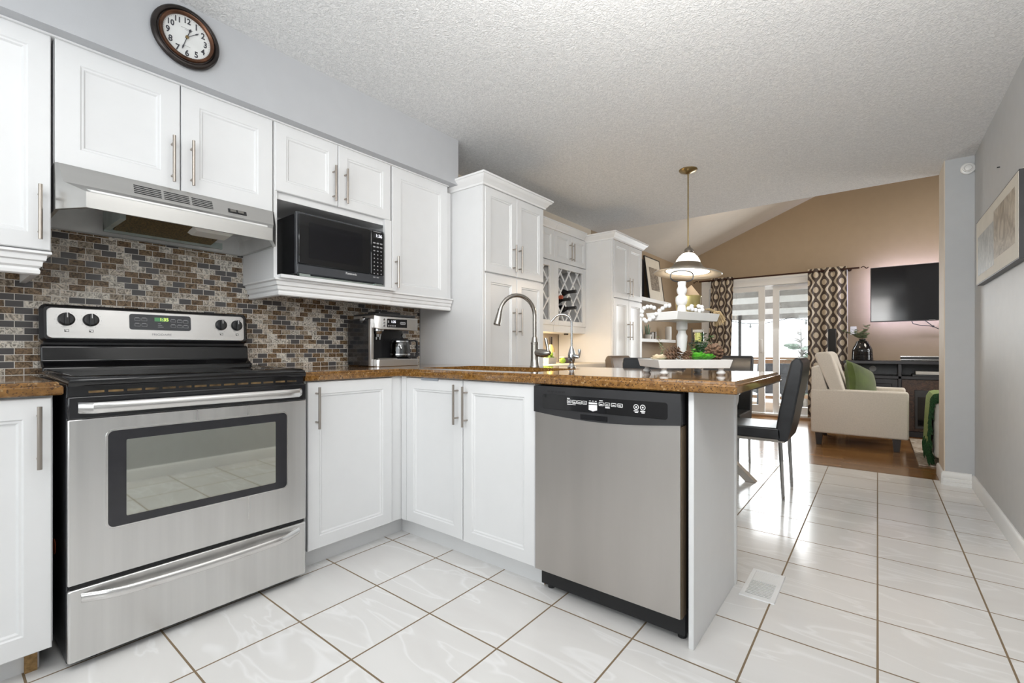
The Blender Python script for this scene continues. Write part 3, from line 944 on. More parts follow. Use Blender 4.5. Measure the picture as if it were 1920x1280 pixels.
t = thing('base_cabinet', 'white two-door sink base cabinet in the peninsula, left of the dishwasher', 'cabinet', (1.09, 0.35, 0))
mb = MB().box(0.636, 0.072, 0.097, 0.672, 0.632, 0.851).box(1.488, 0.072, 0.097, 1.506, 0.632, 0.851).box(0.672, 0.072, 0.097, 1.488, 0.632, 0.115).box(0.672, 0.61, 0.115, 1.488, 0.632, 0.851).box(0.672, 0.072, 0.82, 1.488, 0.085, 0.851)
mb.build('carcass', 'cabinet_white', t)
MB().box(0.562, 0.115, 0, 1.506, 0.63, 0.096).build('toe_kick', 'cabinet_white', t)
MB().box(1.506, 0.115, 0, 1.509, 0.2, 0.09).build('raw_edge', 'particle_board', t)
d = door_y(t, 0.050, 0.679, 1.086, 0.100, 0.848, 0.055); handle(d, (1.059, 0.05, 0.7355), -Y)
MB().box(0.80, 0.044, 0.838, 0.925, 0.052, 0.852).build('latch', 'latch_grey', d, bevel=0.003)
d = door_y(t, 0.050, 1.091, 1.504, 0.096, 0.848, 0.055); handle(d, (1.118, 0.05, 0.729), -Y)
MB().box(0.636, 0.052, 0.098, 0.677, 0.072, 0.851).build('corner_filler', 'cabinet_white', t)

t = thing('end_panel', 'white end panel closing the peninsula beside the dishwasher', 'panel', (2.126, 0.35, 0))
MB().box(2.118, 0.065, 0, 2.136, 0.635, 0.852).build('side_panel', 'cabinet_white', t, bevel=0.002)
MB().box(2.112, 0.612, 0, 2.142, 0.640, 0.852).build('corner_post', 'cabinet_white', t, bevel=0.004)
MB().box(0.625, 0.636, 0, 2.11, 0.652, 0.852).build('back_panel', 'cabinet_white', t)
cb = [(0.64, 0.852), (0.76, 0.852), (0.76, 0.835), (0.735, 0.832), (0.70, 0.80), (0.685, 0.765), (0.665, 0.75), (0.66, 0.735), (0.64, 0.73)]
MB().prism([(2.10, y, z) for y, z in cb], (0.036, 0, 0)).build('corbel', 'cabinet_white', t)

# countertops: stepped front edge
ZT = 0.893
t = MB()
P = [(0.006, -1.75), (0.655, -1.75), (0.655, -1.243), (0.006, -1.243)]
def slab(mb, P, hole=None):
    n = len(P)
    prof = [(0.004, 0.853), (0.0, 0.857), (0.0, 0.877), (0.003, 0.881), (0.008, 0.883), (0.009, 0.890), (0.013, ZT)]
    L = [[(x, y, z) for x, y in offset_poly(P, d)] for d, z in prof]
    mb.loops(L, True if not hole else False, False if hole else True)
    if hole:
        for z, d, flip in ((ZT, 0.013, 0), (0.853, 0.004, 1)):
            o = [Vector((x, y, z)) for x, y in offset_poly(P, d)]
            h = [Vector((x, y, z)) for x, y in hole]
            tr = tessellate_polygon([o, h])
            allp = o + h
            mb.add(allp, [tuple(q) for q in tr])
        mb.loops([[(x, y, ZT) for x, y in hole], [(x, y, 0.853) for x, y in hole]], False, False)
    return mb
single('countertop', slab(MB(), P), 'quartz', 'short brown quartz countertop left of the stove', 'countertop', org=(0.33, -1.5, 0.853), angle=0.5)
HX0, HX1, HY0, HY1, HR = 0.66, 1.43, 0.15, 0.585, 0.05
hole = []
for cx, cy, a0 in ((HX1 - HR, HY0 + HR, -PI / 2), (HX1 - HR, HY1 - HR, 0), (HX0 + HR, HY1 - HR, PI / 2), (HX0 + HR, HY0 + HR, PI)):
    for k in range(7):
        a = a0 + PI / 2 * k / 6
        hole.append((cx + HR * math.cos(a), cy + HR * math.sin(a)))
P = [(0.006, -0.482), (0.655, -0.482), (0.655, 0.030), (2.275, 0.030), (2.275, 0.835), (0.640, 0.835), (0.640, 0.700), (0.006, 0.700)]
ct = MB(); slab(ct, P, hole)
single('countertop', ct, 'quartz', 'long L shaped brown quartz countertop of corner and peninsula', 'countertop', org=(1.2, 0.4, 0.853), angle=0.5)
# sink bowl
def ring(ins, z, r):
    out = []
    for cx, cy, a0 in ((HX1 - HR, HY0 + HR, -PI / 2), (HX1 - HR, HY1 - HR, 0), (HX0 + HR, HY1 - HR, PI / 2), (HX0 + HR, HY0 + HR, PI)):
        for k in range(7):
            a = a0 + PI / 2 * k / 6
            out.append((cx + (HR - ins) * math.cos(a), cy + (HR - ins) * math.sin(a), z))
    return out
t = thing('sink', 'undermounted steel sink bowl set into the peninsula countertop', 'sink', (1.045, 0.37, 0.66))
MB().loops([ring(-0.014, 0.8525, HR), ring(-0.014, 0.848, HR), ring(-0.004, 0.848, HR), ring(0.012, 0.67, HR), ring(0.04, 0.662, HR), ring(0.042, 0.665, HR), ring(0.016, 0.673, HR), ring(0.0, 0.8525, HR), ring(-0.014, 0.8525, HR)], False, False).loops([ring(0.042, 0.664, HR), ring(0.042, 0.666, HR)]).build('bowl', 'steel_bright', t)
MB().lathe((1.045, 0.40, 0.666), [(0.0, 0.0), (0.03, 0.0), (0.042, 0.002), (0.044, 0.004), (0.03, 0.003), (0.0, 0.002)], 20).build('drain', 'steel_bright', t)
# ================================================================ STOVE
SY0, SY1 = -1.237, -0.490
t = thing('stove', 'stainless steel electric range with black glass cooktop and oven window', 'stove', (0.34, (SY0 + SY1) / 2, 0))
MB().box(0.03, SY0, 0.022, 0.652, SY1, 0.884).build('body', 'black_speckle', t, bevel=0.003)
for y in (SY0 + 0.07, SY1 - 0.09):
    for x in (0.60, 0.10):
        MB().cyl((x, y, 0.0), (x, y, 0.012), 0.022, n=14).cyl((x, y, 0.012), (x, y, 0.024), 0.010, n=10).build('foot', 'rubber', t)
# cooktop with raised rolled rim
mb = MB().box(0.055, SY0 + 0.004, 0.884, 0.668, SY1 - 0.004, 0.9)
mb.build('cooktop_base', 'black_enamel', t, bevel=0.006, seg=3)
MB().loops([[(0.12, SY0 + 0.001, 0.898), (0.676, SY0 + 0.001, 0.878), (0.676, SY1 - 0.001, 0.878), (0.12, SY1 - 0.001, 0.898)],
            [(0.12, SY0 + 0.001, 0.906), (0.682, SY0 + 0.001, 0.888), (0.682, SY1 - 0.001, 0.888), (0.12, SY1 - 0.001, 0.906)],
            [(0.12, SY0 + 0.006, 0.914), (0.680, SY0 + 0.006, 0.902), (0.680, SY1 - 0.006, 0.902), (0.12, SY1 - 0.006, 0.914)],
            [(0.12, SY0 + 0.016, 0.917), (0.668, SY0 + 0.016, 0.910), (0.668, SY1 - 0.016, 0.910), (0.12, SY1 - 0.016, 0.917)],
            [(0.125, SY0 + 0.028, 0.909), (0.650, SY0 + 0.028, 0.905), (0.650, SY1 - 0.028, 0.905), (0.125, SY1 - 0.028, 0.909)]]).build('cooktop', 'black_glass', t, angle=0.9)
# splash slope behind the cooktop
sl = [(0.155, 0.905), (0.150, 0.925), (0.105, 0.945), (0.098, 1.006), (0.085, 1.012), (0.03, 1.012), (0.03, 0.89), (0.155, 0.89)]
MB().prism([(x, SY0 + 0.002, z) for x, z in sl], (0, SY1 - SY0 - 0.004, 0)).build('backsplash_ledge', 'black_glass', t, bevel=0.006, seg=3)
MB().box(0.03, SY0 + 0.012, 1.0, 0.078, SY1 - 0.012, 1.04).build('neck', 'black_plastic', t)
# control panel: rounded black housing, steel plate
BU, BV = Y, Vector((-0.10, 0, 0.995)).normalized()
BN = BU.cross(BV)
B0 = Vector((0.100, SY0, 1.022))
MB().rrect(B0 - BN * 0.065, BU, BV, SY1 - SY0, 0.150, 0.022, 0.065, inset_top=0.012, n=6).build('control_housing', 'black_enamel', t, angle=0.4)
pp = B0 + BU * 0.020 + BV * 0.014
MB().rrect(pp - BN * 0.001, BU, BV, SY1 - SY0 - 0.040, 0.122, 0.016, 0.004, n=6, inset_top=0.002).build('control_plate', 'steel_h', t)
PN = 0.003
def onpanel(y, z):            # point on the control plate at world y, height z
    k = (z - B0.z) / BV.z
    return B0 + BU * (y - SY0) + BV * k + BN * PN
for y in (-1.162, -1.089, -0.613, -0.543):
    c = onpanel(y, 1.112)
    R = Matrix((BU, BV, BN)).transposed()
    kb = MB()
    M4 = R.to_4x4()
    kb.lathe((0, 0, 0), [(0.0, 0), (0.026, 0), (0.026, 0.004), (0.023, 0.011), (0.021, 0.013), (0.0, 0.013)], 24)
    kb.box(-0.0065, -0.023, 0.012, 0.0065, 0.023, 0.026)
    kb.xf(Matrix.Translation(c) @ M4)
    k = kb.build('knob', 'black_plastic', t, bevel=0.0015)
    MB().box(-0.0015, 0.004, 0.026, 0.0015, 0.022, 0.0266).xf(Matrix.Translation(c) @ M4).build('pointer', 'print_white', k)
    dots = MB()
    for q in range(11):
        a = -PI / 2 + 0.45 + q * (2 * PI - 0.9) / 10
        p = c + BU * math.cos(a) * 0.0325 + BV * math.sin(a) * 0.0325
        dots.rrect(p - BU * 0.001 - BV * 0.001, BU, BV, 0.002, 0.002, 0.0008, 0.0004, n=2)
    dots.build('dial_marking', 'print_grey', t)
    q = c - BV * 0.050 - BU * 0.006
    fr_ = MB()
    for a, b_, w, h_ in ((0, 0, 0.013, 0.0008), (0, 0.0085, 0.013, 0.0008), (0, 0, 0.0008, 0.009), (0.0122, 0, 0.0008, 0.009), (0.0015, 0.001, 0.0035, 0.0035)):
        fr_.rrect(q + BU * a + BV * b_, BU, BV, w, h_, 0.0002, 0.0004, n=1)
    fr_.build('burner_symbol', 'print_black', t)
d0 = onpanel(-0.966, 1.078)
disp = MB().rrect(d0 - BN * 0.001, BU, BV, 0.226, 0.068, 0.010, 0.003, n=5).build('display_panel', 'panel_grey', t)
def od(y, z): return onpanel(y, z) + BN * 0.0022
MB().rrect(od(-0.878, 1.117), BU, BV, 0.052, 0.017, 0.001, 0.0005, n=1).build('lcd', 'lcd_green', disp)
text('clock_digits', '1:35', 0.020, od(-0.843, 1.1253) + BN * 0.0008, BU, BV, 'digits_yellow', disp)
for y, z in ((-0.948, 1.117), (-0.924, 1.117), (-0.948, 1.093), (-0.924, 1.093), (-0.818, 1.116), (-0.793, 1.115), (-0.770, 1.114), (-0.818, 1.092), (-0.793, 1.091), (-0.770, 1.091)):
    bt = MB()
    for a, b_, w, h_ in ((0, 0, 0.019, 0.0007), (0, 0.011, 0.019, 0.0007), (0, 0, 0.0007, 0.0115), (0.0185, 0, 0.0007, 0.0115), (0.002, 0.0125, 0.013, 0.0018)):
        bt.rrect(od(y + a, z + b_), BU, BV, w, h_, 0.0002, 0.0004, n=1)
    bt.build('button_outline', 'print_grey', disp)
bt = MB()
for k in range(3): bt.rrect(od(-0.866, 1.106 - k * 0.0075), BU, BV, 0.010 + 0.005 * k, 0.0018, 0.0002, 0.0004, n=1)
bt.build('indicator_lettering', 'print_grey', disp)
text('brand_lettering', 'FRIGIDAIRE', 0.0125, onpanel(-0.852, 1.058) + BN * 0.0005, BU, BV, 'print_grey', t, sx=1.15)
# vent strip under the cooktop
MB().box(0.60, SY0 + 0.004, 0.846, 0.662, SY1 - 0.004, 0.880).build('vent_strip', 'black_enamel', t)
vs = MB()
for k in range(14): vs.box(0.66, SY0 + 0.05 + k * 0.048, 0.855, 0.664, SY0 + 0.088 + k * 0.048, 0.862)
vs.build('vent_slot', 'kraft_dark', t)
# oven door
dd = MB().box(0.655, SY0, 0.266, 0.678, SY1, 0.776).build('oven_door', 'steel_v', t, bevel=0.004, seg=3)
MB().box(0.655, SY0, 0.776, 0.680, SY1, 0.846).build('door_cap', 'black_enamel', dd, bevel=0.004)
w0 = Vector((0.6775, -1.143, 0.420))
MB().rrect(w0 - Y * 0.006 - Z * 0.006, Y, Z, 0.582, 0.322, 0.022, 0.0022, n=5, inset_top=0.001).build('window_trim', 'steel_bright', dd)
MB().rrect(w0, Y, Z, 0.570, 0.310, 0.017, 0.0030, n=5).build('window_border', 'oven_border', dd)
MB().rrect(w0 + Y * 0.046 + Z * 0.028, Y, Z, 0.478, 0.250, 0.004, 0.0036, n=3).build('window_glass', 'oven_window', dd)
hp = []
for k in range(25):
    a = k / 24
    e = min(a, 1 - a) / 0.07
    out = 0.042 if e >= 1 else 0.042 * math.sin(e * PI / 2) ** 0.7
    hp.append((0.682 + out, SY0 + 0.022 + a * (SY1 - SY0 - 0.044), 0.812))
hb = MB()
L = []
for i, p in enumerate(hp):
    l = []
    for k in range(14):
        aa = 2 * PI * k / 14
        l.append((p[0] + 0.010 * math.cos(aa), p[1], p[2] + 0.0175 * math.sin(aa)))
    L.append(l)
hb.loops(L).build('handle', 'steel_bright', dd)
# storage drawer
dw = MB().box(0.655, SY0, 0.028, 0.678, SY1, 0.252).build('drawer', 'steel_v', t, bevel=0.007, seg=3)
MB().box(0.64, SY0 + 0.006, 0.245, 0.668, SY1 - 0.006, 0.268).build('drawer_gap', 'rubber', t)
L = []
for k in range(33):
    a = k / 32
    y = SY0 + 0.030 + a * (SY1 - SY0 - 0.060)
    s = math.sin(PI * a)
    e = min(1.0, min(a, 1 - a) / 0.16)
    out = 0.036 * math.sin(e * PI / 2)
    zc = 0.222 - 0.010 * math.sin(PI * a)
    l = []
    for q in range(14):
        aa = 2 * PI * q / 14
        l.append((0.676 + out + 0.008 * math.cos(aa), y, zc + 0.015 * math.sin(aa)))
    L.append(l)
MB().loops(L).build('handle', 'steel_bright', dw)
o = MB().cyl((0.438, SY0 - 0.0012, 0.330), (0.438, SY0, 0.330), 0.026, n=24).build('sticker', 'orange_sticker', t)
o['label'] = 'orange round sticker'

# ================================================================ RANGE HOOD
HY_0, HY_1 = -1.228, -0.484
t = thing('range_hood', 'stainless steel under-cabinet range hood over the stove', 'range hood', (0.25, -0.855, 1.48))
def foot(z, grow=0.0):
    return [(0.008, HY_0, z), (0.385 + grow, HY_0, z), (0.492 + grow, HY_0 + 0.062, z), (0.492 + grow, HY_1 - 0.062, z), (0.385 + grow, HY_1, z), (0.008, HY_1, z)]
top = [(0.008, HY_0, 1.644), (0.366, HY_0, 1.644), (0.372, HY_0 + 0.008, 1.644), (0.372, HY_1 - 0.008, 1.644), (0.366, HY_1, 1.644), (0.008, HY_1, 1.644)]
mid = [(0.008, HY_0, 1.574), (0.385, HY_0, 1.574), (0.402, HY_0 + 0.018, 1.574), (0.402, HY_1 - 0.018, 1.574), (0.385, HY_1, 1.574), (0.008, HY_1, 1.574)]
def ins(P, d): return [(max(0.012, x - (d if x > 0.1 else 0)), y + d if y < -0.855 else y - d, z) for x, y, z in P]
lo, hi2 = foot(1.478), foot(1.532)
MB().loops([top, mid, hi2, lo, ins(lo, 0.010), ins(foot(1.483), 0.011)], True, False).build('shell', 'steel_hood', t, angle=0.35)
MB().loops([ins(foot(1.482), 0.012), ins(foot(1.545), 0.016), ins(mid, 0.03)], False, True).build('bounce_liner', 'hood_bounce_liner', t, angle=0.35)  # inner skin added so the hood underside looks lit
fy0, fy1 = -1.02, -0.66
MB().prism([(0.10, fy0, 1.492), (0.33, fy0, 1.530), (0.33, fy0, 1.542), (0.10, fy0, 1.505)], (0, fy1 - fy0, 0)).build('filter', 'hood_filter', t)
fb = MB().box(0.085, fy0 - 0.03, 1.482, 0.102, fy1 + 0.05, 1.510).box(0.085, fy0 - 0.03, 1.488, 0.36, fy0 - 0.012, 1.575).box(0.33, fy0 - 0.03, 1.535, 0.345, fy1 + 0.05, 1.56)
fb.build('filter_bracket', 'hood_galv', t)
mb = MB().loops([[(0.21, -0.79, 1.545), (0.30, -0.79, 1.545), (0.30, -0.63, 1.545), (0.21, -0.63, 1.545)], [(0.21, -0.79, 1.512), (0.30, -0.79, 1.522), (0.30, -0.63, 1.522), (0.21, -0.63, 1.512)], [(0.22, -0.775, 1.500), (0.29, -0.775, 1.508), (0.29, -0.645, 1.508), (0.22, -0.645, 1.500)]])
mb.build('lamp_cover', 'lamp_lens', t)
# vent slots and switches lie on the sloping front, between mid and hi2
f0, f1 = Vector((0.402, 0, 1.574)), Vector((0.492, 0, 1.532))
sd = (f1 - f0).normalized(); sn = Vector((-sd.z, 0, sd.x)); sn = sn if sn.x > 0 else -sn
def onhood(y, k): p = f0 + (f1 - f0) * k; return Vector((p.x, y, p.z)) + sn * 0.0004
g0, g1 = Vector((0.372, 0, 1.644)), Vector((0.402, 0, 1.574))
gd = (g1 - g0).normalized(); gn = Vector((-gd.z, 0, gd.x)); gn = gn if gn.x > 0 else -gn
def onface(y, z):
    k = (1.644 - z) / (1.644 - 1.574); p = g0 + (g1 - g0) * k
    return Vector((p.x, y, p.z)) + gn * 0.0004
vs = MB()
for a, b_ in ((-1.015, -0.928), (-0.920, -0.833), (-0.825, -0.748)):
    for k in range(5):
        vs.rrect(onface(a, 1.588 + k * 0.0078), Y, -gd, b_ - a, 0.0034, 0.001, 0.0005, n=1)
vs.build('vent_slot', 'rubber', t)
sw = MB().rrect(onface(-0.690, 1.590), Y, -gd, 0.075, 0.020, 0.002, 0.001, n=2).build('switch_plate', 'black_plastic', t)
for y in (-0.683, -0.652):
    MB().rrect(onface(y, 1.5935) + gn * 0.001, Y, -gd, 0.024, 0.013, 0.002, 0.004, n=2).build('switch', 'steel_dark', sw)

# ================================================================ MICROWAVE
t = thing('microwave', 'black countertop microwave on the open cabinet shelf', 'microwave', (0.2, -0.115, 1.353))
my0, my1, mz0, mz1 = -0.378, 0.138, 1.366, 1.676
MB().box(0.03, my0 + 0.004, mz0, 0.345, my1 - 0.004, mz1 - 0.006).build('case', 'black_enamel', t, bevel=0.006)
for x in (0.07, 0.31):
    for y in (my0 + 0.05, my1 - 0.05):
        MB().cyl((x, y, 1.353), (x, y, 1.368), 0.013, n=12).build('foot', 'rubber', t)
MB().box(0.345, my0, mz0, 0.366, my1, mz1).build('front_frame', 'panel_grey', t, bevel=0.005, seg=3)
d = MB().rrect((0.3655, my0 + 0.010, mz0 + 0.052), Y, Z, 0.408, mz1 - mz0 - 0.062, 0.008, 0.010, n=4, inset_top=0.003).build('door', 'black_glass', t)
MB().rrect((0.3756, my0 + 0.062, mz0 + 0.085), Y, Z, 0.305, 0.180, 0.008, 0.0006, n=4).build('window', 'tv_screen', d)
MB().rrect((0.3655, my0 + 0.004, mz0 + 0.004), Y, Z, my1 - my0 - 0.008, 0.046, 0.006, 0.008, n=3, inset_top=0.003).build('lower_bar', 'panel_grey', t)
cp = MB().rrect((0.3655, my0 + 0.424, mz0 + 0.052), Y, Z, 0.086, mz1 - mz0 - 0.062, 0.006, 0.010, n=4, inset_top=0.002).build('control_panel', 'black_glass', t)
cx = 0.376
MB().rrect((cx - 0.0002, 0.060, 1.626), Y, Z, 0.06, 0.026, 0.002, 0.0006, n=2).build('lcd', 'black_plastic', cp)
text('clock_digits', '1:36', 0.025, (cx + 0.0006, 0.096, 1.639), Y, Z, 'digits_white', cp)
pr = MB()
for r_ in range(10):
    z = 1.603 - r_ * 0.0215
    for c_ in range(3):
        if r_ == 9 and c_ == 2: continue
        w = 0.016 if r_ in (0, 1, 9) else (0.007 if r_ > 2 else 0.012)
        pr.rrect((cx, 0.058 + c_ * 0.023 + (0.016 - w) / 2, z - 0.010), Y, Z, w, 0.006 if r_ > 1 else 0.008, 0.001, 0.0005, n=1)
pr.build('button_lettering', 'print_grey', cp)
pr = MB()
pr.rrect((cx, 0.060, 1.660), Y, Z, 0.05, 0.003, 0.001, 0.0005, n=1)
pr.build('lettering', 'print_grey', cp)
text('brand_lettering', 'Panasonic', 0.017, (0.3742, my0 + 0.300, mz0 + 0.036), Y, Z, 'print_white', t)
# metal slide rails the microwave stands on
MB().box(0.366, my0 + 0.005, 1.354, 0.384, my1 - 0.02, 1.361).box(0.366, my0 + 0.005, 1.354, 0.392, my0 + 0.06, 1.366).box(0.366, my1 - 0.08, 1.354, 0.392, my1 - 0.03, 1.364).build('mounting_rail', 'hood_galv', t)

# ================================================================ DISHWASHER
t = thing('dishwasher', 'stainless steel dishwasher with black control strip in the peninsula', 'dishwasher', (1.812, 0.35, 0))
MB().box(1.514, 0.075, 0.10, 2.098, 0.60, 0.848).build('tub', 'rubber', t)
dx0, dx1 = 1.513, 2.100
# curved lower edge of the control strip: door top dips to the middle
N = 24
def zc(a): return 0.742 - 0.018 * math.sin(PI * a)
vs, fs = [], []
L0, L1 = [], []
for k in range(N + 1):
    a = k / N
    L0.append((dx0 + (dx1 - dx0) * a, 0.100)); L1.append((dx0 + (dx1 - dx0) * a, zc(a)))
poly = L0 + L1[::-1]
mb = MB()
for k in range(N):
    a, b_, c_, d_ = L0[k], L0[k + 1], L1[k + 1], L1[k]
    for yy in (0.040, 0.072): mb.add([(a[0], yy, a[1]), (b_[0], yy, b_[1]), (c_[0], yy, c_[1]), (d_[0], yy, d_[1])], [(0, 1, 2, 3)])
mb.loops([[(x, 0.040, z) for x, z in poly], [(x, 0.072, z) for x, z in poly]], False, False)
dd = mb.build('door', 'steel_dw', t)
MB().box(dx1, 0.046, 0.10, dx1 + 0.004, 0.09, 0.735).build('door_edge', 'door_edge', dd)
# control strip body
P = [(dx1 + 0.004, 0.846), (dx0, 0.846)] + [(x, z - 0.0005) for x, z in [(dx0, 0.742)] + L1[1:-1] + [(dx1 + 0.004, 0.742)]]
mb = MB()
tr = tessellate_polygon([[Vector((x, 0, z)) for x, z in P]])
mb.add([(x, 0.030, z) for x, z in P], [tuple(q) for q in tr])
mb.loops([[(x, 0.030, z) for x, z in P], [(x, 0.075, z) for x, z in P]], False, False)
cs = mb.build('control_strip', 'black_plastic', t)
MB().rrect((1.556, 0.0305, 0.757), X, Z, 0.506, 0.058, 0.010, 0.0022, n=4, inset_top=0.001).build('glossy_inset', 'black_glass', cs)
sv = MB()
for k in range(5): sv.rrect((1.580 + k * 0.017, 0.0305, 0.823), X, Z, 0.013, 0.007, 0.002, 0.0012, n=2)
sv.build('vent_slot', 'rubber', cs)
yb = 0.0283
def frame_print(mb, x, z, w, h, th=0.0014):
    for a, b_, ww, hh in ((0, 0, w, th), (0, h - th, w, th), (0, 0, th, h), (w - th, 0, th, h)):
        mb.rrect((x + a, yb, z + b_), X, Z, ww, hh, 0.0003, 0.0006, n=1)
for k, x in enumerate((1.672, 1.695, 1.717, 1.739)):
    pr = MB(); frame_print(pr, x, 0.786, 0.019, 0.013); pr.rrect((x + 0.004, yb, 0.790), X, Z, 0.011, 0.003, 0.0005, 0.0006, n=1)
    pr.build('button_outline', 'print_white', cs)
for k, x in enumerate((1.808, 1.832, 1.857, 1.882)):
    pr = MB(); frame_print(pr, x, 0.786, 0.020, 0.013); pr.rrect((x + 0.004, yb, 0.790), X, Z, 0.011, 0.003, 0.0005, 0.0006, n=1)
    pr.build('button_outline', 'print_white', cs)
pr = MB()
pr.rrect((1.672, yb, 0.803), X, Z, 0.012, 0.003, 0.0005, 0.0006, n=1).rrect((1.672, yb, 0.781), X, Z, 0.038, 0.002, 0.0005, 0.0006, n=1)
pr.rrect((1.810, yb, 0.803), X, Z, 0.014, 0.003, 0.0005, 0.0006, n=1).rrect((1.834, yb, 0.779), X, Z, 0.018, 0.004, 0.0005, 0.0006, n=1)
pr.build('lettering', 'print_white', cs)
for x in (1.952, 1.976):
    pr = MB()
    for q in range(16):
        a = 2 * PI * q / 16
        pr.rrect((x + 0.0085 * math.cos(a) - 0.0015, yb, 0.792 + 0.0085 * math.sin(a) - 0.0015), X, Z, 0.003, 0.003, 0.001, 0.0006, n=1)
    pr.rrect((x - 0.003, yb, 0.789), X, Z, 0.006, 0.006, 0.002, 0.0006, n=2).rrect((x - 0.009, yb, 0.777), X, Z, 0.018, 0.003, 0.0005, 0.0006, n=1).rrect((x - 0.005, yb, 0.772), X, Z, 0.012, 0.003, 0.0005, 0.0006, n=1)
    pr.build('round_button', 'print_white', cs)
em = MB().prism([(1.766, yb, 0.768), (1.7835, yb, 0.763), (1.801, yb, 0.768), (1.801, yb, 0.787), (1.766, yb, 0.787)], (0, -0.0008, 0)).rrect((1.766, yb, 0.790), X, Z, 0.035, 0.006, 0.0005, 0.0008, n=1)
for k in range(3): em.rrect((1.768 + 0.012 * k, yb, 0.800), X, Z, 0.007, 0.002, 0.0004, 0.0008, n=1)
em.build('emblem', 'print_white', cs)
MB().box(1.730, 0.0288, 0.729, 1.842, 0.032, 0.748).build('grip_recess', 'black_glass', cs)
MB().box(1.725, 0.0282, 0.726, 1.847, 0.036, 0.729).build('grip_lip', 'black_plastic', cs)
MB().box(1.512, 0.088, 0.022, 2.100, 0.14, 0.100).build('kick_plate', 'rubber', t)
for x in (1.54, 2.08): MB().cyl((x, 0.12, 0.0), (x, 0.12, 0.03), 0.015, n=10).build('foot', 'rubber', t)

# ================================================================ COFFEE MAKER
cy0, cy1 = 0.085, 0.405
t = thing('coffee_maker', 'black and steel combination espresso and drip coffee maker in the counter corner', 'coffee maker', (0.22, 0.245, ZT))
MB().box(0.075, cy0 + 0.004, ZT + 0.004, 0.185, cy1 - 0.004, 1.178).build('rear_body', 'black_plastic', t, bevel=0.012, seg=3)
MB().box(0.075, cy0, ZT, 0.30, cy0 + 0.018, 1.176).build('side_panel', 'black_enamel', t, bevel=0.008)
MB().box(0.292, cy0 - 0.001, ZT + 0.002, 0.316, cy0 + 0.020, 1.172).build('front_strip', 'steel_v', t, bevel=0.003)
MB().box(0.18, cy0 + 0.016, 0.93, 0.20, cy1, 1.11).build('back_plate', 'black_plastic', t)
hd = MB().prism([(0.12, cy0 + 0.012, 1.118), (0.33, cy0 + 0.012, 1.118), (0.352, cy0 + 0.045, 1.110), (0.352, cy1 - 0.004, 1.110), (0.12, cy1, 1.118)], (0, 0, 0.075)).build('head', 'steel_h', t, bevel=0.003)
MB().box(0.11, cy0 + 0.02, 1.190, 0.335, cy1 - 0.01, 1.204).build('top_rim', 'black_plastic', hd, bevel=0.004)
MB().box(0.15, cy0 + 0.09, 1.204, 0.27, cy1 - 0.07, 1.224).build('tank_lid', 'black_plastic', t, bevel=0.006)
pn = MB().rrect((0.3515, 0.170, 1.124), Y, Z, 0.145, 0.050, 0.004, 0.003, n=3).build('control_panel', 'black_glass', hd)
text('clock_digits', '1:35', 0.020, (0.3552, 0.214, 1.157), Y, Z, 'digits_white', pn)
pb = MB()
for k in range(4): pb.rrect((0.3546, 0.176 + k * 0.015, 1.129), Y, Z, 0.009, 0.009, 0.004, 0.0006, n=3)
pb.rrect((0.3546, 0.175, 1.150), Y, Z, 0.008, 0.014, 0.002, 0.0006, n=2)
pb.build('button_lettering', 'print_grey', pn)
bd = MB().rrect((0.3546, 0.262, 1.143), Y, Z, 0.042, 0.016, 0.0075, 0.001, n=4).build('badge', 'print_grey', pn)
text('badge_lettering', "DeLonghi", 0.0085, (0.3562, 0.283, 1.151), Y, Z, 'print_black', bd)
for k in range(3):
    MB().cyl((0.351, 0.148, 1.132 + k * 0.018), (0.357, 0.148, 1.132 + k * 0.018), 0.0065, n=14).build('button', 'chrome', hd)
MB().cyl((0.235, cy0 + 0.014, 1.168), (0.235, cy0 - 0.006, 1.168), 0.019, n=20).cyl((0.235, cy0 - 0.006, 1.168), (0.235, cy0 - 0.010, 1.168), 0.015, n=20).build('steam_knob', 'chrome', t)
# group head and portafilter
MB().lathe((0.285, 0.155, 1.068), [(0.0, 0), (0.018, 0.0), (0.020, 0.016), (0.024, 0.018), (0.030, 0.032), (0.034, 0.034), (0.034, 0.052), (0.0, 0.052)], 20).cyl((0.285, 0.143, 1.052), (0.285, 0.143, 1.07), 0.006, n=10).cyl((0.285, 0.167, 1.052), (0.285, 0.167, 1.07), 0.006, n=10).build('portafilter', 'chrome', t)
# steam wand
MB().tube([(0.275, cy0 + 0.012, 1.112), (0.285, cy0 + 0.012, 1.09), (0.288, cy0 + 0.012, 1.07)], 0.004, 8).cyl((0.288, cy0 + 0.012, 1.072), (0.288, cy0 + 0.012, 1.056), 0.009, n=14).cyl((0.288, cy0 + 0.012, 1.045), (0.288, cy0 + 0.012, 0.995), 0.0085, n=14).build('steam_wand', 'chrome', t)
MB().cyl((0.288, cy0 + 0.012, 1.056), (0.288, cy0 + 0.012, 1.045), 0.0075, n=12).cyl((0.288, cy0 + 0.012, 0.995), (0.288, cy0 + 0.012, 0.988), 0.006, n=12).build('wand_grip', 'rubber', t)
# base and drip tray
MB().prism([(0.10, cy0 + 0.02, ZT), (0.34, cy0 + 0.02, ZT), (0.352, cy0 + 0.032, ZT), (0.352, cy1, ZT), (0.10, cy1, ZT)], (0, 0, 0.042)).build('base', 'steel_h', t, bevel=0.003)
MB().box(0.21, cy0 + 0.035, ZT + 0.042, 0.34, cy0 + 0.17, ZT + 0.049).build('drip_tray', 'steel_dark', t, bevel=0.002)
MB().lathe((0.275, 0.325, ZT + 0.042), [(0, 0), (0.062, 0), (0.062, 0.005), (0.0, 0.005)], 24).build('warming_plate', 'rubber', t)
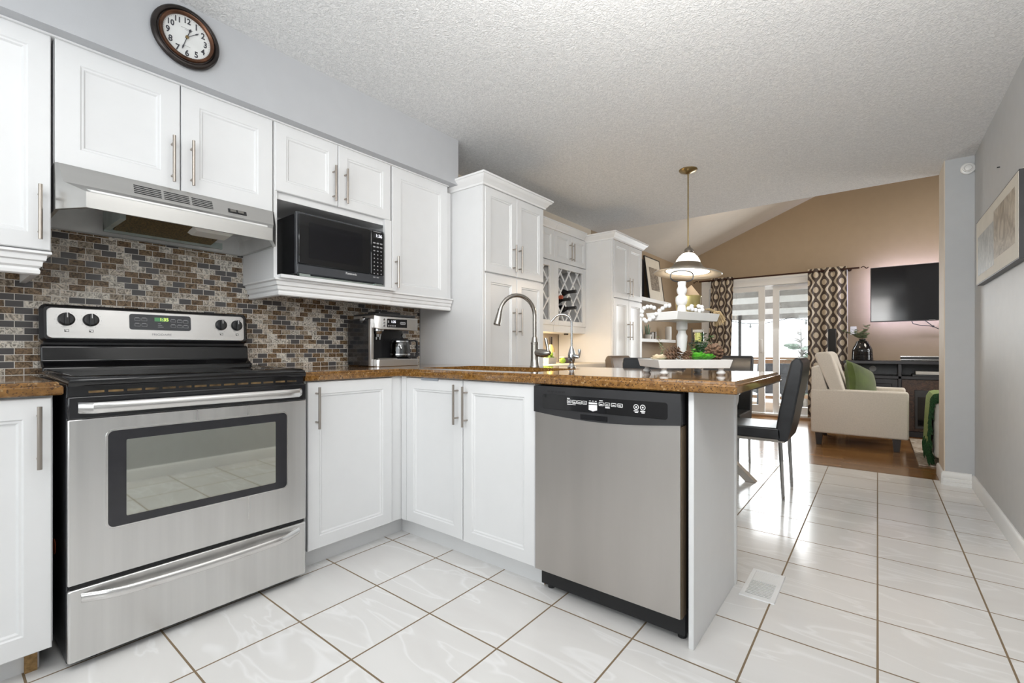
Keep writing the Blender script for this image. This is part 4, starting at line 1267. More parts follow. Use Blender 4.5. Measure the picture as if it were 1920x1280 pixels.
# carafe
c = (0.275, 0.325, ZT + 0.048)
cf = thing('carafe', 'glass carafe with black lid under the coffee maker head', 'carafe', c)
MB().lathe(c, [(0.0, 0.0), (0.052, 0.0), (0.060, 0.008), (0.062, 0.05), (0.058, 0.085), (0.050, 0.102), (0.049, 0.102), (0.056, 0.085), (0.060, 0.05), (0.058, 0.010), (0.050, 0.002), (0.0, 0.002)], 28).build('glass', 'carafe_glass', cf)
MB().lathe(c, [(0.0625, 0.018), (0.0635, 0.018), (0.0635, 0.026), (0.0625, 0.026)], 28).lathe(c, [(0.051, 0.098), (0.053, 0.098), (0.053, 0.106), (0.051, 0.106)], 28).build('steel_band', 'chrome', cf)
MB().lathe(c, [(0.0, 0.103), (0.052, 0.103), (0.054, 0.110), (0.045, 0.120), (0.0, 0.122)], 28).build('lid', 'black_plastic', cf)
MB().cyl((0.332, 0.300, 1.075), (0.345, 0.300, 1.075), 0.013, n=16).build('lid_knob', 'chrome', cf)
MB().tube([(0.285, 0.385, ZT + 0.155), (0.29, 0.43, ZT + 0.158), (0.292, 0.444, ZT + 0.150), (0.292, 0.448, ZT + 0.06), (0.288, 0.43, ZT + 0.052), (0.28, 0.388, ZT + 0.056)], [0.006, 0.006, 0.008, 0.008, 0.007, 0.006], 10).build('handle', 'black_plastic', cf)

# ================================================================ WALL CLOCK
t = thing('wall_clock', 'round wall clock with dark bronze frame on the soffit', 'clock', (0.42, -0.857, 2.243))
cc = Vector((0.42, -0.857, 2.243))
MR = Matrix(((0, 0, 1), (1, 0, 0), (0, 1, 0)))           # lathe axis -> +x
MB().lathe(cc, [(0.0, 0.001), (0.100, 0.001), (0.114, 0.004), (0.118, 0.012), (0.116, 0.022), (0.106, 0.028), (0.100, 0.026), (0.098, 0.021), (0.094, 0.022), (0.093, 0.016), (0.0, 0.016)], 64, MR).build('frame', 'clock_bronze', t, angle=0.9)
MB().lathe(cc, [(0.094, 0.022), (0.0945, 0.030), (0.091, 0.035), (0.084, 0.033), (0.081, 0.026), (0.082, 0.020)], 64, MR).build('inner_rim', 'clock_copper', t, angle=0.9)
fc = MB().lathe(cc, [(0.0, 0.018), (0.083, 0.018), (0.083, 0.0195), (0.0, 0.0195)], 64, MR).build('clock_face', 'clock_face', t)
for k in range(1, 13):
    a = PI / 2 - k * PI / 6
    text('numeral', str(k), 0.033 if k < 10 else 0.030, cc + Y * 0.064 * math.cos(a) + Z * 0.064 * math.sin(a) + X * 0.0205, Y, Z, 'ink', fc, sx=0.85, bold=0.0007)
pr = MB()
for k in range(60):
    a = 2 * PI * k / 60
    u, v = Y * math.cos(a) + Z * math.sin(a), -Y * math.sin(a) + Z * math.cos(a)
    pr.rrect(cc + u * 0.0765 - v * 0.0003 + X * 0.0197, u, v, 0.003, 0.0006, 0.0002, 0.0004, n=1)
pr.rrect(cc + Y * -0.02 + Z * 0.033 + X * 0.0197, Y, Z, 0.040, 0.0016, 0.0004, 0.0003, n=1).rrect(cc + Y * -0.008 + Z * 0.028 + X * 0.0197, Y, Z, 0.016, 0.0012, 0.0004, 0.0003, n=1).rrect(cc + Y * -0.010 - Z * 0.036 + X * 0.0197, Y, Z, 0.022, 0.0012, 0.0004, 0.0003, n=1)
pr.build('dial_marking', 'print_grey', fc)
def hand(name, clockdeg, L, w, tip):
    a = PI / 2 - math.radians(clockdeg)
    u, v = Y * math.cos(a) + Z * math.sin(a), -Y * math.sin(a) + Z * math.cos(a)
    p0 = cc + X * 0.0225
    m = MB().prism([p0 - u * 0.008 - v * w * 0.7, p0 + u * L * 0.6 - v * w * 0.6, p0 + u * L * 0.78 - v * tip, p0 + u * L, p0 + u * L * 0.78 + v * tip, p0 + u * L * 0.6 + v * w * 0.6, p0 - u * 0.008 + v * w * 0.7], X * 0.0012)
    m.build(name, 'ink', t)
hand('hour_hand', 19, 0.040, 0.0022, 0.0050)
hand('minute_hand', 198, 0.058, 0.0018, 0.0028)
hand('second_hand', 50, 0.054, 0.0012, 0.0026)
MB().lathe(cc, [(0.0, 0.020), (0.006, 0.020), (0.006, 0.025), (0.0, 0.0255)], 16, MR).build('hub', 'antique_brass', t)
# ================================================================ FAUCETS
t = thing('kitchen_faucet', 'brushed nickel gooseneck pull-down faucet with side lever at the sink', 'faucet', (1.075, 0.648, ZT))
fx, fy = 1.075, 0.648
MB().lathe((fx, fy, ZT), [(0.0, 0), (0.029, 0), (0.029, 0.004), (0.025, 0.010), (0.022, 0.05), (0.021, 0.13), (0.0225, 0.132), (0.0225, 0.140), (0.019, 0.143), (0.016, 0.165), (0.0135, 0.172), (0.0, 0.172)], 24).build('faucet_body', 'brushed_faucet', t)
tip = Vector((0.985, 0.445, 1.135)); dirv = (tip - Vector((fx, fy, 1.135))); dirv.z = 0
R_ = dirv.length / 2
u = dirv.normalized()
pts = [Vector((fx, fy, ZT + 0.17)), Vector((fx, fy, 1.10))]
cz = 1.185
for k in range(0, 15):
    a = PI * k / 14 * 0.92
    pts.append(Vector((fx, fy, cz)) + u * (R_ - R_ * math.cos(a)) + Z * R_ * math.sin(a))
MB().tube(pts, 0.0115, 14).build('neck', 'brushed_faucet', t)
e0 = pts[-1]; ed = (pts[-1] - pts[-2]).normalized()
ed = (ed * 0.5 + Vector((u.x * 0.12, u.y * 0.12, -1)) * 0.5).normalized()
MB().tube([e0 - ed * 0.004, e0 + ed * 0.01, e0 + ed * 0.014, e0 + ed * 0.06, e0 + ed * 0.085, e0 + ed * 0.09], [0.0135, 0.0145, 0.0135, 0.019, 0.021, 0.018], 18).build('spray_head', 'brushed_faucet', t)
MB().tube([(fx + 0.012, fy, 0.975), (fx + 0.05, fy, 0.972), (fx + 0.078, fy, 0.972), (fx + 0.098, fy, 0.974), (fx + 0.106, fy, 0.975)], [0.020, 0.024, 0.021, 0.014, 0.010], 16).build('valve', 'brushed_faucet', t)
MB().tube([(fx + 0.094, fy, 0.975), (fx + 0.086, fy + 0.004, 1.005), (fx + 0.070, fy + 0.008, 1.056)], [0.0105, 0.0085, 0.0095], 12).build('lever', 'brushed_faucet', t)

t = thing('filter_faucet', 'slim chrome drinking water tap to the right of the gooseneck faucet', 'faucet', (1.317, 0.652, ZT))
fx, fy = 1.317, 0.652
MB().lathe((fx, fy, ZT), [(0, 0), (0.022, 0), (0.023, 0.006), (0.015, 0.016), (0.012, 0.024), (0.016, 0.034), (0.021, 0.055), (0.020, 0.075), (0.014, 0.098), (0.010, 0.108), (0.0085, 0.116), (0, 0.116)], 20).build('faucet_body', 'chrome', t)
pts = [Vector((fx, fy, ZT + 0.11)), Vector((fx, fy, 1.115))]
u = Vector((-0.80, -0.60, 0)); R_ = 0.052
for k in range(0, 13):
    a = PI * k / 12 * 0.80
    pts.append(Vector((fx, fy, 1.13)) + u * (R_ - R_ * math.cos(a)) + Z * R_ * math.sin(a))
pts.append(pts[-1] + (pts[-1] - pts[-2]).normalized() * 0.025)
MB().tube(pts, [0.0055] * (len(pts) - 3) + [0.0052, 0.0048, 0.0055], 12).build('neck', 'chrome', t)
MB().tube([(fx + 0.01, fy, 0.958), (fx + 0.035, fy, 0.954), (fx + 0.045, fy, 0.952)], [0.012, 0.010, 0.006], 12).tube([(fx + 0.043, fy, 0.950), (fx + 0.048, fy, 0.970), (fx + 0.048, fy, 0.985), (fx + 0.047, fy, 0.995)], [0.006, 0.0055, 0.0085, 0.006], 12).build('lever', 'chrome', t)

# ================================================================ TIERED TRAY (own frame: x right, y away from the viewer)
TC, TR = Vector((1.978, 0.427, ZT)), YAW
tr_ = thing('tiered_tray', 'white two-tier wooden tray with turned post standing on the peninsula', 'tray', TC, TR, local=True)
def tray_mesh(w, d, z0, h, flare, wall=0.008):
    def rc(a, b_, z): return [(-a, -b_, z), (a, -b_, z), (a, b_, z), (-a, b_, z)]
    a, b_ = w / 2, d / 2
    return MB().loops([rc(a - flare, b_ - flare, z0), rc(a, b_, z0 + h), rc(a - wall, b_ - wall, z0 + h), rc(a - flare - wall, b_ - flare - wall, z0 + 0.008)])
tray_mesh(0.286, 0.286, 0.027, 0.033, 0.008).build('lower_tray', 'white_paint', tr_, bevel=0.0015, angle=0.3)
for sx in (-1, 1):
    for sy in (-1, 1):
        MB().lathe((sx * 0.110, sy * 0.112, 0), [(0, 0), (0.010, 0), (0.0165, 0.006), (0.017, 0.011), (0.011, 0.017), (0.009, 0.021), (0.012, 0.027), (0, 0.027)], 18).build('foot', 'white_paint', tr_)
MB().lathe((0, 0, 0), [(0, 0.034), (0.022, 0.034), (0.022, 0.045), (0.0175, 0.05), (0.0165, 0.075), (0.0175, 0.10), (0.0205, 0.135), (0.0215, 0.155), (0.0155, 0.168), (0.015, 0.176), (0.0215, 0.182), (0.0215, 0.215), (0, 0.215)], 22).build('post', 'white_paint', tr_)
ut = tray_mesh(0.284, 0.150, 0.215, 0.032, 0.008)
ut.xf(Matrix.Translation((0.006, 0.0, 0)) @ Matrix.Rotation(0.60, 4, 'Z'))
ut.build('upper_tray', 'white_paint', tr_, bevel=0.0015, angle=0.3)
MB().lathe((0, 0, 0), [(0, 0.222), (0.021, 0.222), (0.0225, 0.235), (0.019, 0.262), (0.016, 0.280), (0.022, 0.288), (0.025, 0.301), (0.023, 0.316), (0.014, 0.324), (0.0195, 0.336), (0.0205, 0.346), (0.015, 0.360), (0.017, 0.372), (0.0165, 0.378), (0, 0.379)], 22).build('finial', 'white_paint', tr_)
rp = []
for k in range(28):
    a = 2 * PI * k / 28
    c_, s_ = math.cos(a), math.sin(a)
    rp.append((0.047 * math.copysign(abs(c_) ** 0.75, c_), 0, 0.401 + 0.0225 * math.copysign(abs(s_) ** 0.75, s_)))
rp = [(p[0], 0.0, p[2]) for p in rp]
MB().tube(rp, 0.0026, 8, closed=True).build('ring_handle', 'black_plastic', tr_)

Mt = Matrix.Translation(TC) @ Matrix.Rotation(TR, 4, 'Z')
def onT(r, f, z): return Mt @ Vector((r, f, z))
def pinecone(p, s, rz, tilt, label):
    p = Vector(p)
    t = thing('pine_cone', label, 'pine cone', p, rz, group='pine cones on the lower tray', local=True)
    M = Matrix.Translation((0, 0, s * 0.50)) @ Matrix.Rotation(tilt, 4, 'Y')
    core = MB().sphere((0, 0, 0), s * 0.30, (1, 1, 1.25), 10, 6)
    n = 62
    for k in range(n):
        f = (k + 0.5) / n
        a = k * 2.39996
        zz = (f - 0.5) * s * 1.05
        rr = s * 0.46 * math.sqrt(max(0.06, 1 - (2 * f - 1.12) ** 2 * 0.85))
        u = Vector((math.cos(a), math.sin(a), 0)); v = Vector((-math.sin(a), math.cos(a), 0))
        base = u * rr * 0.35 + Z * (zz - s * 0.02)
        tip_ = u * rr * 1.05 + Z * (zz + s * 0.09)
        wd = s * 0.10
        core.loops([[base - v * wd * 0.4, base + v * wd * 0.4, base + v * wd * 0.4 + Z * s * 0.03, base - v * wd * 0.4 + Z * s * 0.03],
                    [tip_ - v * wd - u * s * 0.05, tip_ + v * wd - u * s * 0.05, tip_ + v * wd - u * s * 0.05 + Z * s * 0.03, tip_ - v * wd - u * s * 0.05 + Z * s * 0.03],
                    [tip_ - v * wd * 0.4, tip_ + v * wd * 0.4, tip_ + v * wd * 0.4 + Z * s * 0.025, tip_ - v * wd * 0.4 + Z * s * 0.025]])
    core.xf(M)
    core.build('scales', 'pinecone', t)
    return t
LZ = 0.0360
pinecone(onT(-0.066, -0.055, LZ), 0.074, 0.3, 0.9, 'brown pine cone on the lower tray, left of the post')
pinecone(onT(-0.012, -0.088, LZ), 0.052, 1.3, 0.7, 'smallest brown pine cone on the lower tray, in front of the post')
pinecone(onT(0.102, -0.060, LZ), 0.076, 2.1, -0.6, 'brown pine cone at the right end of the lower tray')
def rosette(p, s, name, mname, label, cat, rings=((0.25, 5, 1.1), (0.55, 8, 0.75), (0.9, 11, 0.4)), wid=0.28, stem=0.0):
    p = Vector(p)
    t = thing(name, label, cat, p, 0, local=True)
    m = MB()
    if stem: m.cyl((0, 0, 0), (0, 0, stem), s * 0.12, n=8)
    for i, (rad, n, el) in enumerate(rings):
        for k in range(n):
            a = 2 * PI * k / n + i * 0.4 + random.uniform(-.1, .1)
            e = el + random.uniform(-.12, .12)
            d_ = Vector((math.cos(a) * math.cos(e), math.sin(a) * math.cos(e), math.sin(e)))
            v = Vector((-math.sin(a), math.cos(a), 0)); w = d_.cross(v)
            L_ = s * (0.45 + 0.55 * rad); b0 = Vector((0, 0, stem + s * 0.06))
            wd = s * wid
            m.loops([[b0 + d_ * L_ * q + v * wd * ww * c_ + w * wd * 0.22 * ww * s_ for c_, s_ in ((1, 0), (0.5, 0.9), (-0.5, 0.9), (-1, 0), (-0.5, -0.9), (0.5, -0.9))] for q, ww in ((0, 0.35), (0.35, 0.9), (0.7, 1.0), (0.92, 0.55), (1.0, 0.1))])
    m.build('leaf_rosette', mname, t)
    return t
rosette(onT(-0.106, -0.045, LZ), 0.042, 'artificial_flower', 'petal_cream', 'cream artificial blossom on the lower tray, at its left end', 'flower', ((0.25, 5, 1.2), (0.5, 8, 0.95), (0.7, 11, 0.65), (0.85, 12, 0.3)), stem=0.016, wid=0.34)
rosette(onT(0.030, -0.085, LZ), 0.048, 'succulent', 'leaf_bright', 'bright green artificial succulent at the front of the lower tray', 'succulent', rings=((0.25, 5, 1.25), (0.5, 8, 1.0), (0.75, 10, 0.75), (0.9, 11, 0.45)), stem=0.018, wid=0.36)
rosette(onT(0.064, -0.085, LZ), 0.042, 'succulent', 'leaf_bright', 'small bright green succulent against the right hand pine cone', 'succulent', rings=((0.25, 5, 1.25), (0.5, 8, 1.0), (0.75, 10, 0.75), (0.9, 11, 0.45)), stem=0.018, wid=0.36)
rosette(onT(-0.038, -0.098, LZ), 0.026, 'succulent', 'leaf_pale', 'tiny pale green succulent between the left pine cone and the post', 'succulent', stem=0.006)
rosette(onT(-0.098, -0.085, LZ), 0.024, 'succulent', 'leaf_pale', 'tiny pale green succulent in front of the cream blossom', 'succulent', stem=0.006)
def sprig(p, stems, name, mname, label, cat, leaf=0.012, step=0.010, wid=0.45, material_stem='leaf_dark'):
    p = Vector(p)
    t = thing(name, label, cat, p, 0, local=True)
    lv, st = MB(), MB()
    for (dx, dy, h, bend) in stems:
        pts = [Vector((dx * q * q * bend + dx * q * (1 - bend), dy * q * q * bend + dy * q * (1 - bend), h * q)) for q in [k / 8 for k in range(9)]]
        st.tube(pts, 0.0012, 6)
        n = max(3, int(h / step))
        for k in range(1, n + 1):
            q = 0.18 + 0.82 * k / n
            i = min(7, int(q * 8)); f = q * 8 - i
            c = pts[i].lerp(pts[min(8, i + 1)], f)
            for s_ in (-1, 1):
                a = k * 1.3 + s_ * PI / 2 + random.uniform(-.5, .5)
                d_ = Vector((math.cos(a), math.sin(a), 0.35)).normalized()
                v = Vector((-math.sin(a), math.cos(a), random.uniform(-.3, .3))).normalized(); w = d_.cross(v)
                L_ = leaf * random.uniform(.8, 1.15)
                lv.loops([[c + d_ * L_ * qq + v * L_ * wid * ww * c_ + w * L_ * 0.06 * s2 for c_, s2 in ((1, 0), (0, 1), (-1, 0), (0, -1))] for qq, ww in ((0, 0.12), (0.35, 0.9), (0.7, 0.9), (1.0, 0.08))])
    lv.build('leaves', mname, t); st.build('stem', material_stem, t)
    return t
sprig(onT(0.080, 0.030, LZ), [(0.02, 0.0, 0.125, .8), (0.045, 0.01, 0.115, .9), (-0.015, 0.015, 0.10, .7), (0.03, 0.03, 0.085, .8), (-0.035, 0.0, 0.085, .8), (0.0, -0.015, 0.075, .8)], 'fern_sprig', 'leaf_dark', 'dark green artificial fern standing on the lower tray beside the grey tumbler', 'plant', 0.018, 0.009, 0.34)
sprig(onT(0.052, -0.02, LZ), [(0.02, 0.0, 0.055, .8), (-0.015, 0.01, 0.06, .7), (0.0, -0.02, 0.045, .8), (-0.03, 0.0, 0.04, .8), (0.03, -0.01, 0.04, .8)], 'greenery_sprig', 'leaf_bright', 'low light green artificial sprig behind the bright succulent', 'plant', 0.016, 0.008, 0.45)
sprig(onT(-0.055, 0.060, LZ), [(-0.03, 0.01, 0.115, .8), (-0.01, 0.0, 0.085, .7)], 'greenery_sprig', 'leaf_pale', 'thin pale sprig rising behind the left pine cone', 'plant', 0.013, 0.014, 0.4, 'kraft')
t = thing('tumbler', 'grey glass tumbler standing at the back of the lower tray', 'tumbler', onT(0.118, 0.075, LZ), 0, local=True)
MB().lathe((0, 0, 0), [(0, 0.002), (0.017, 0.002), (0.018, 0.004), (0.021, 0.086), (0.0225, 0.088), (0.0195, 0.0), (0, 0)], 22).build('cup', 'smoke_glass', t)
# gold tin with cards on the upper tray
UZ = 0.2235
t = thing('gold_tin', 'small round gold tin on the upper tray behind the post', 'tin', onT(0.036, 0.028, UZ), 0, local=True)
MB().lathe((0, 0, 0), [(0, 0), (0.043, 0), (0.045, 0.003), (0.051, 0.094), (0.053, 0.096), (0.0515, 0.098), (0.0490, 0.094), (0.044, 0.005), (0, 0.005)], 32).build('tin_body', 'gold_tin', t)
t = MB().box(-0.035, -0.004, -0.03, 0.035, 0.004, 0.03)
t.xf(Matrix.Translation(onT(0.038, 0.020, 0.322)) @ Matrix.Rotation(TR, 4, 'Z') @ Matrix.Rotation(-0.68, 4, 'Y'))
single('wood_tag', t, 'kraft', 'brown wooden tag sticking out of the gold tin', 'tag', org=onT(0.038, 0.020, 0.322), bevel=0.001)
t = MB().box(-0.024, -0.004, -0.02, 0.024, 0.004, 0.02)
t.xf(Matrix.Translation(onT(0.058, 0.034, 0.312)) @ Matrix.Rotation(TR, 4, 'Z') @ Matrix.Rotation(0.25, 4, 'Y'))
single('slate_tag', t, 'slate_card', 'blue grey tag tucked into the gold tin beside the wooden one', 'tag', org=onT(0.058, 0.034, 0.312), bevel=0.001)
single('kraft_paper', MB().prism([(-0.04, -0.012, 0), (0.045, -0.012, 0), (0.05, 0.012, 0), (-0.035, 0.014, 0)], (0, 0, 0.020)).xf(Matrix.Translation(onT(-0.008, -0.034, UZ)) @ Matrix.Rotation(TR + 0.6, 4, 'Z')), 'kraft', 'folded strip of brown paper lying in the upper tray', 'paper', org=onT(-0.008, -0.034, UZ), bevel=0.001)
# bead garland draped over the upper tray
gl = thing('bead_garland', 'garland of white wooden beads with jute tassel draped over the upper tray', 'garland', onT(0, 0, 0.24), TR, local=True)
def bd(pxx, pyy, d):
    r = (pxx - 960) / 864.976 * d - 0.70
    z = 0.9905 + (655.833 - pyy) / 864.976 * d - ZT - 0.24
    return Vector((r, d - 1.90, z))
LB = [(1208, 599, 1.865), (1203.5, 591.5, 1.865), (1204, 584, 1.868), (1208, 577.5, 1.872), (1214, 575, 1.88), (1220.5, 575, 1.885), (1226.5, 577, 1.885)]
LB2 = [(1211.5, 602, 1.85), (1218.5, 599, 1.845), (1225, 595, 1.84), (1230.5, 588.5, 1.838), (1236.5, 582.5, 1.84), (1242.5, 578, 1.845), (1248.5, 573.5, 1.85), (1255, 573, 1.855)]
LB3 = [(1291.5, 578, 1.835), (1298, 579.5, 1.84), (1304.5, 581, 1.845), (1311.5, 582.5, 1.85), (1317, 581, 1.86), (1316, 575.5, 1.872), (1310, 574, 1.875), (1297, 574, 1.86)]
cord = []
for grp in (LB, LB2, LB3):
    for q in grp:
        MB().sphere(bd(*q), 0.0087, n=14, m=9).build('bead', 'bead_white', gl)
MB().tube([bd(*q) for q in LB[::-1]] + [bd(*q) for q in LB2], 0.0012, 6).build('cord', 'jute', gl)
MB().tube([bd(*q) for q in LB3], 0.0012, 6).build('cord', 'jute', gl)
ts = MB()
top_ = bd(1330, 580, 1.93)
ts.tube([bd(1317, 581, 1.86), bd(1324, 580, 1.90), top_, bd(1338, 583, 1.945)], [0.0012, 0.003, 0.006, 0.006], 8)
k0 = bd(1338, 583, 1.945)
for q in range(46):
    a = random.random()
    e = bd(1341 + 21 * a + random.uniform(-1, 1), 611 - 6 * a + random.uniform(-3, 3) - (6 if a > .8 else 0), 1.945 + random.uniform(-.012, .012))
    m_ = k0.lerp(e, 0.45) + Z * (0.010 + 0.004 * a) + Vector((0.006 * a, 0, 0))
    ts.tube([k0 + Vector((random.uniform(-.004, .004), random.uniform(-.004, .004), 0)), m_, e], [0.0016, 0.0011, 0.0009], 5)
ts.build('tassel', 'jute', gl)

# ================================================================ BAR NICHE THINGS
ZB = 0.868
def bottle(name, p, axis, prof, mname, label, cat, extra=(), group=None, n=20, rz=0):
    t = thing(name, label, cat, p, 0, group=group, local=True)
    Mx = Matrix.Rotation(PI / 2, 3, 'Y') if axis == 'x' else Matrix.Identity(3)
    if axis == 'x': Mx = Matrix.Rotation(rz, 3, 'Z') @ Matrix.Rotation(PI / 2 - 0.03, 3, 'Y')
    MB().lathe((0, 0, 0), prof, n, Mx).build('glass', mname, t)
    for nm, pr_, mm in extra: MB().lathe((0, 0, 0), pr_, n, Mx).build(nm, mm, t)
    return t
WB = [(0, 0), (0.034, 0), (0.037, 0.006), (0.037, 0.185), (0.032, 0.205), (0.018, 0.232), (0.0145, 0.25), (0.0140, 0.262), (0, 0.262)]
FOIL = [(0.0145, 0.255), (0.0155, 0.256), (0.0150, 0.318), (0.0165, 0.319), (0.0165, 0.330), (0.0, 0.331)]
for y, z, x, w in ((2.245, 1.528, 0.075, 'topmost of three'), (2.185, 1.452, 0.050, 'middle of three'), (2.245, 1.376, 0.075, 'lowest of three')):
    b_ = bottle('wine_bottle', (x, y, z), 'x', WB, 'wine_glass', 'dark wine bottle with black neck lying in the wine rack, ' + w, 'bottle', [('capsule', FOIL, 'black_plastic')], 'wine bottles in the rack')
bottle('wine_bottle', (0.030, 2.08, 1.462), 'x', WB, 'wine_glass', 'wine bottle with copper red foil cap lying in the wine rack', 'bottle', [('capsule', [(0.0145, 0.255), (0.0165, 0.256), (0.0175, 0.30), (0.0185, 0.319), (0.0185, 0.330), (0.0, 0.331)], 'copper_foil')], 'wine bottles in the rack')
t = thing('liquor_bottle', 'clear bottle of amber liquor with dark neck on the bar counter', 'bottle', (0.20, 2.13, ZB), local=True)
MB().lathe((0, 0, 0), [(0, 0), (0.036, 0), (0.039, 0.004), (0.039, 0.120), (0.034, 0.142), (0.017, 0.168), (0.0145, 0.18), (0, 0.18)], 22).build('glass', 'liquor', t)
MB().lathe((0, 0, 0), [(0.0392, 0.03), (0.0400, 0.031), (0.0400, 0.100), (0.0392, 0.101)], 22).build('paper_label', 'paper_label', t)
MB().lathe((0, 0, 0), [(0.015, 0.172), (0.0160, 0.173), (0.0160, 0.245), (0, 0.246)], 18).build('neck_foil', 'clock_bronze', t)
t = thing('planter', 'small grey box planter with green succulents on the bar counter', 'planter', (0.30, 1.93, ZB), local=True)
MB().loops([[(-0.05, -0.06, 0), (0.05, -0.06, 0), (0.05, 0.06, 0), (-0.05, 0.06, 0)], [(-0.055, -0.065, 0.055), (0.055, -0.065, 0.055), (0.055, 0.065, 0.055), (-0.055, 0.065, 0.055)], [(-0.048, -0.058, 0.055), (0.048, -0.058, 0.055), (0.048, 0.058, 0.055), (-0.048, 0.058, 0.055)], [(-0.045, -0.055, 0.042), (0.045, -0.055, 0.042), (0.045, 0.055, 0.042), (-0.045, 0.055, 0.042)]]).build('pot', 'pot_grey', t, angle=0.3)
lf = MB()
for k in range(70):
    a, rr, h_ = random.uniform(0, 6.28), random.uniform(0, 0.05), random.uniform(0.05, 0.095)
    lf.sphere((rr * math.cos(a), rr * math.sin(a) * 1.15, h_), 0.011, (1, 1, random.uniform(.6, 1.4)), 7, 5)
lf.build('foliage', 'lime', t)
t = thing('snack_packet', 'small dark purple packet with a red emblem on the bar counter', 'packet', (0.30, 2.235, ZB), 0.12, local=True)
MB().box(-0.025, -0.085, 0, 0.025, 0.085, 0.055).build('packet', 'packet_dark', t, bevel=0.004)
MB().rrect((0.0252, 0.015, 0.008), Y, Z, 0.055, 0.035, 0.012, 0.001, n=4).build('emblem', 'packet_red', t)
MB().box(-0.026, -0.086, 0.05, 0.026, 0.086, 0.060).build('packet_top', 'paper_label', t, bevel=0.002)
single('lime', MB().sphere((0.36, 2.085, ZB + 0.026), 0.027, (1.15, 1, 0.95), 14, 10), 'lime', 'green lime on the bar counter in front of the packet', 'lime', org=(0.36, 2.085, ZB))
# ================================================================ PENDANT LAMP
PX, PY = 1.46, 2.15
t = thing('pendant_lamp', 'pendant lamp with white glass bell shade hanging over the dining table', 'lamp', (PX, PY, CEIL))
MB().lathe((PX, PY, CEIL), [(0, -0.03), (0.012, -0.032), (0.03, -0.024), (0.062, -0.012), (0.068, -0.004), (0.068, 0), (0, 0)], 28).build('canopy', 'antique_brass', t)
MB().tube([(PX, PY, CEIL - 0.02), (PX, PY, 1.785)], 0.0052, 8).build('cord', 'antique_brass', t)
Rt = Matrix.Rotation(0.07, 3, (Matrix.Rotation(YAW, 3, 'Z') @ Vector((0, 1, 0))))
tiltc = Vector((PX, PY, 1.68))
def tl(prof, mname, nm, n=40, **k):
    return MB().lathe(tiltc, [(r, z - 1.68) for r, z in prof], n, Rt).build(nm, mname, t, **k)
tl([(0, 1.800), (0.008, 1.800), (0.012, 1.785), (0.024, 1.778), (0.034, 1.765), (0.036, 1.752), (0.032, 1.748), (0.040, 1.742), (0.040, 1.735), (0, 1.735)], 'nickel', 'cap')
tl([(0.030, 1.740), (0.045, 1.735), (0.070, 1.710), (0.088, 1.680), (0.094, 1.655), (0.091, 1.655), (0.085, 1.678), (0.067, 1.706), (0.043, 1.731), (0.030, 1.735)], 'shade_glass', 'upper_shade')
tl([(0.094, 1.662), (0.097, 1.662), (0.108, 1.640), (0.130, 1.620), (0.162, 1.606), (0.162, 1.602), (0.128, 1.615), (0.105, 1.636), (0.094, 1.656)], 'band_taupe', 'band')
tl([(0.160, 1.606), (0.200, 1.594), (0.244, 1.585), (0.250, 1.580), (0.246, 1.575), (0.200, 1.583), (0.158, 1.600)], 'shade_rim', 'rim')
tl([(0.09, 1.652), (0.103, 1.634), (0.127, 1.612), (0.160, 1.598), (0.158, 1.595), (0.125, 1.608), (0.100, 1.630), (0.088, 1.65)], 'shade_glass', 'inner_glass')
MB().sphere((PX, PY, 1.665), 0.028, n=12, m=8).build('bulb', 'shade_glass', t)

# ================================================================ DINING SET
def chair(label, loc, rz, mname='leather_black'):
    """seat faces +y in its own frame, back at -y"""
    t = thing('dining_chair', label, 'chair', loc, rz, group='leather dining chairs around the glass table', local=True)
    w = 0.205
    # seat: padded slab
    sp = [(-0.21, 0.395), (-0.205, 0.462), (-0.19, 0.472), (0.19, 0.468), (0.208, 0.455), (0.21, 0.42), (0.20, 0.400)]
    MB().prism([(-w, y, z) for y, z in sp], (2 * w, 0, 0)).build('seat', mname, t, bevel=0.010, seg=3)
    bp = [(-0.185, 0.385), (-0.175, 0.47), (-0.195, 0.60), (-0.235, 0.80), (-0.262, 0.915), (-0.285, 0.940), (-0.315, 0.935), (-0.330, 0.90), (-0.320, 0.80), (-0.285, 0.60), (-0.262, 0.47), (-0.240, 0.385)]
    MB().prism([(-w, y, z) for y, z in bp], (2 * w, 0, 0)).build('backrest', mname, t, bevel=0.012, seg=3)
    MB().box(-w + 0.005, -0.225, 0.378, w - 0.005, 0.20, 0.396).build('seat_frame', 'steel_bright', t)
    for sx in (-1, 1):
        for sy, sp_ in ((-1, 0.0), (1, 0.02)):
            x, y = sx * (w - 0.015), sy * 0.20
            MB().tube([(x, y, 0.385), (x + sx * 0.003, y + sy * sp_ - (0.018 if sy < 0 else 0), 0.0)], [0.013, 0.010], 4).build('leg', 'chrome', t)
    return t
c1 = chair('black leather dining chair beside the end of the peninsula, seen from the side', (1.905, 2.19, 0), PI / 2)
def place(label, loc, rz): return copy_tree(c1, None, loc, rz, label)
place('dark leather dining chair pushed in behind the tiered tray, its back to the peninsula', (1.44, 1.78, 0), 0.0)
place('dark leather dining chair at the far end of the glass table, facing the peninsula', (1.54, 2.74, 0), PI)
c4 = chair('dark leather dining chair, browned by a painted reflection, in front of the far pantry cabinet', (1.04, 2.43, 0), -PI / 2, 'leather_brown_reflection')
t = thing('dining_table', 'glass dining table on crossed chrome legs behind the peninsula', 'table', (1.47, 2.25, 0), local=True)
MB().rrect((-0.56, -0.52, 0.742), X, Y, 1.10, 1.04, 0.05, 0.012, n=6).build('tabletop', 'table_glass', t, bevel=0.002)
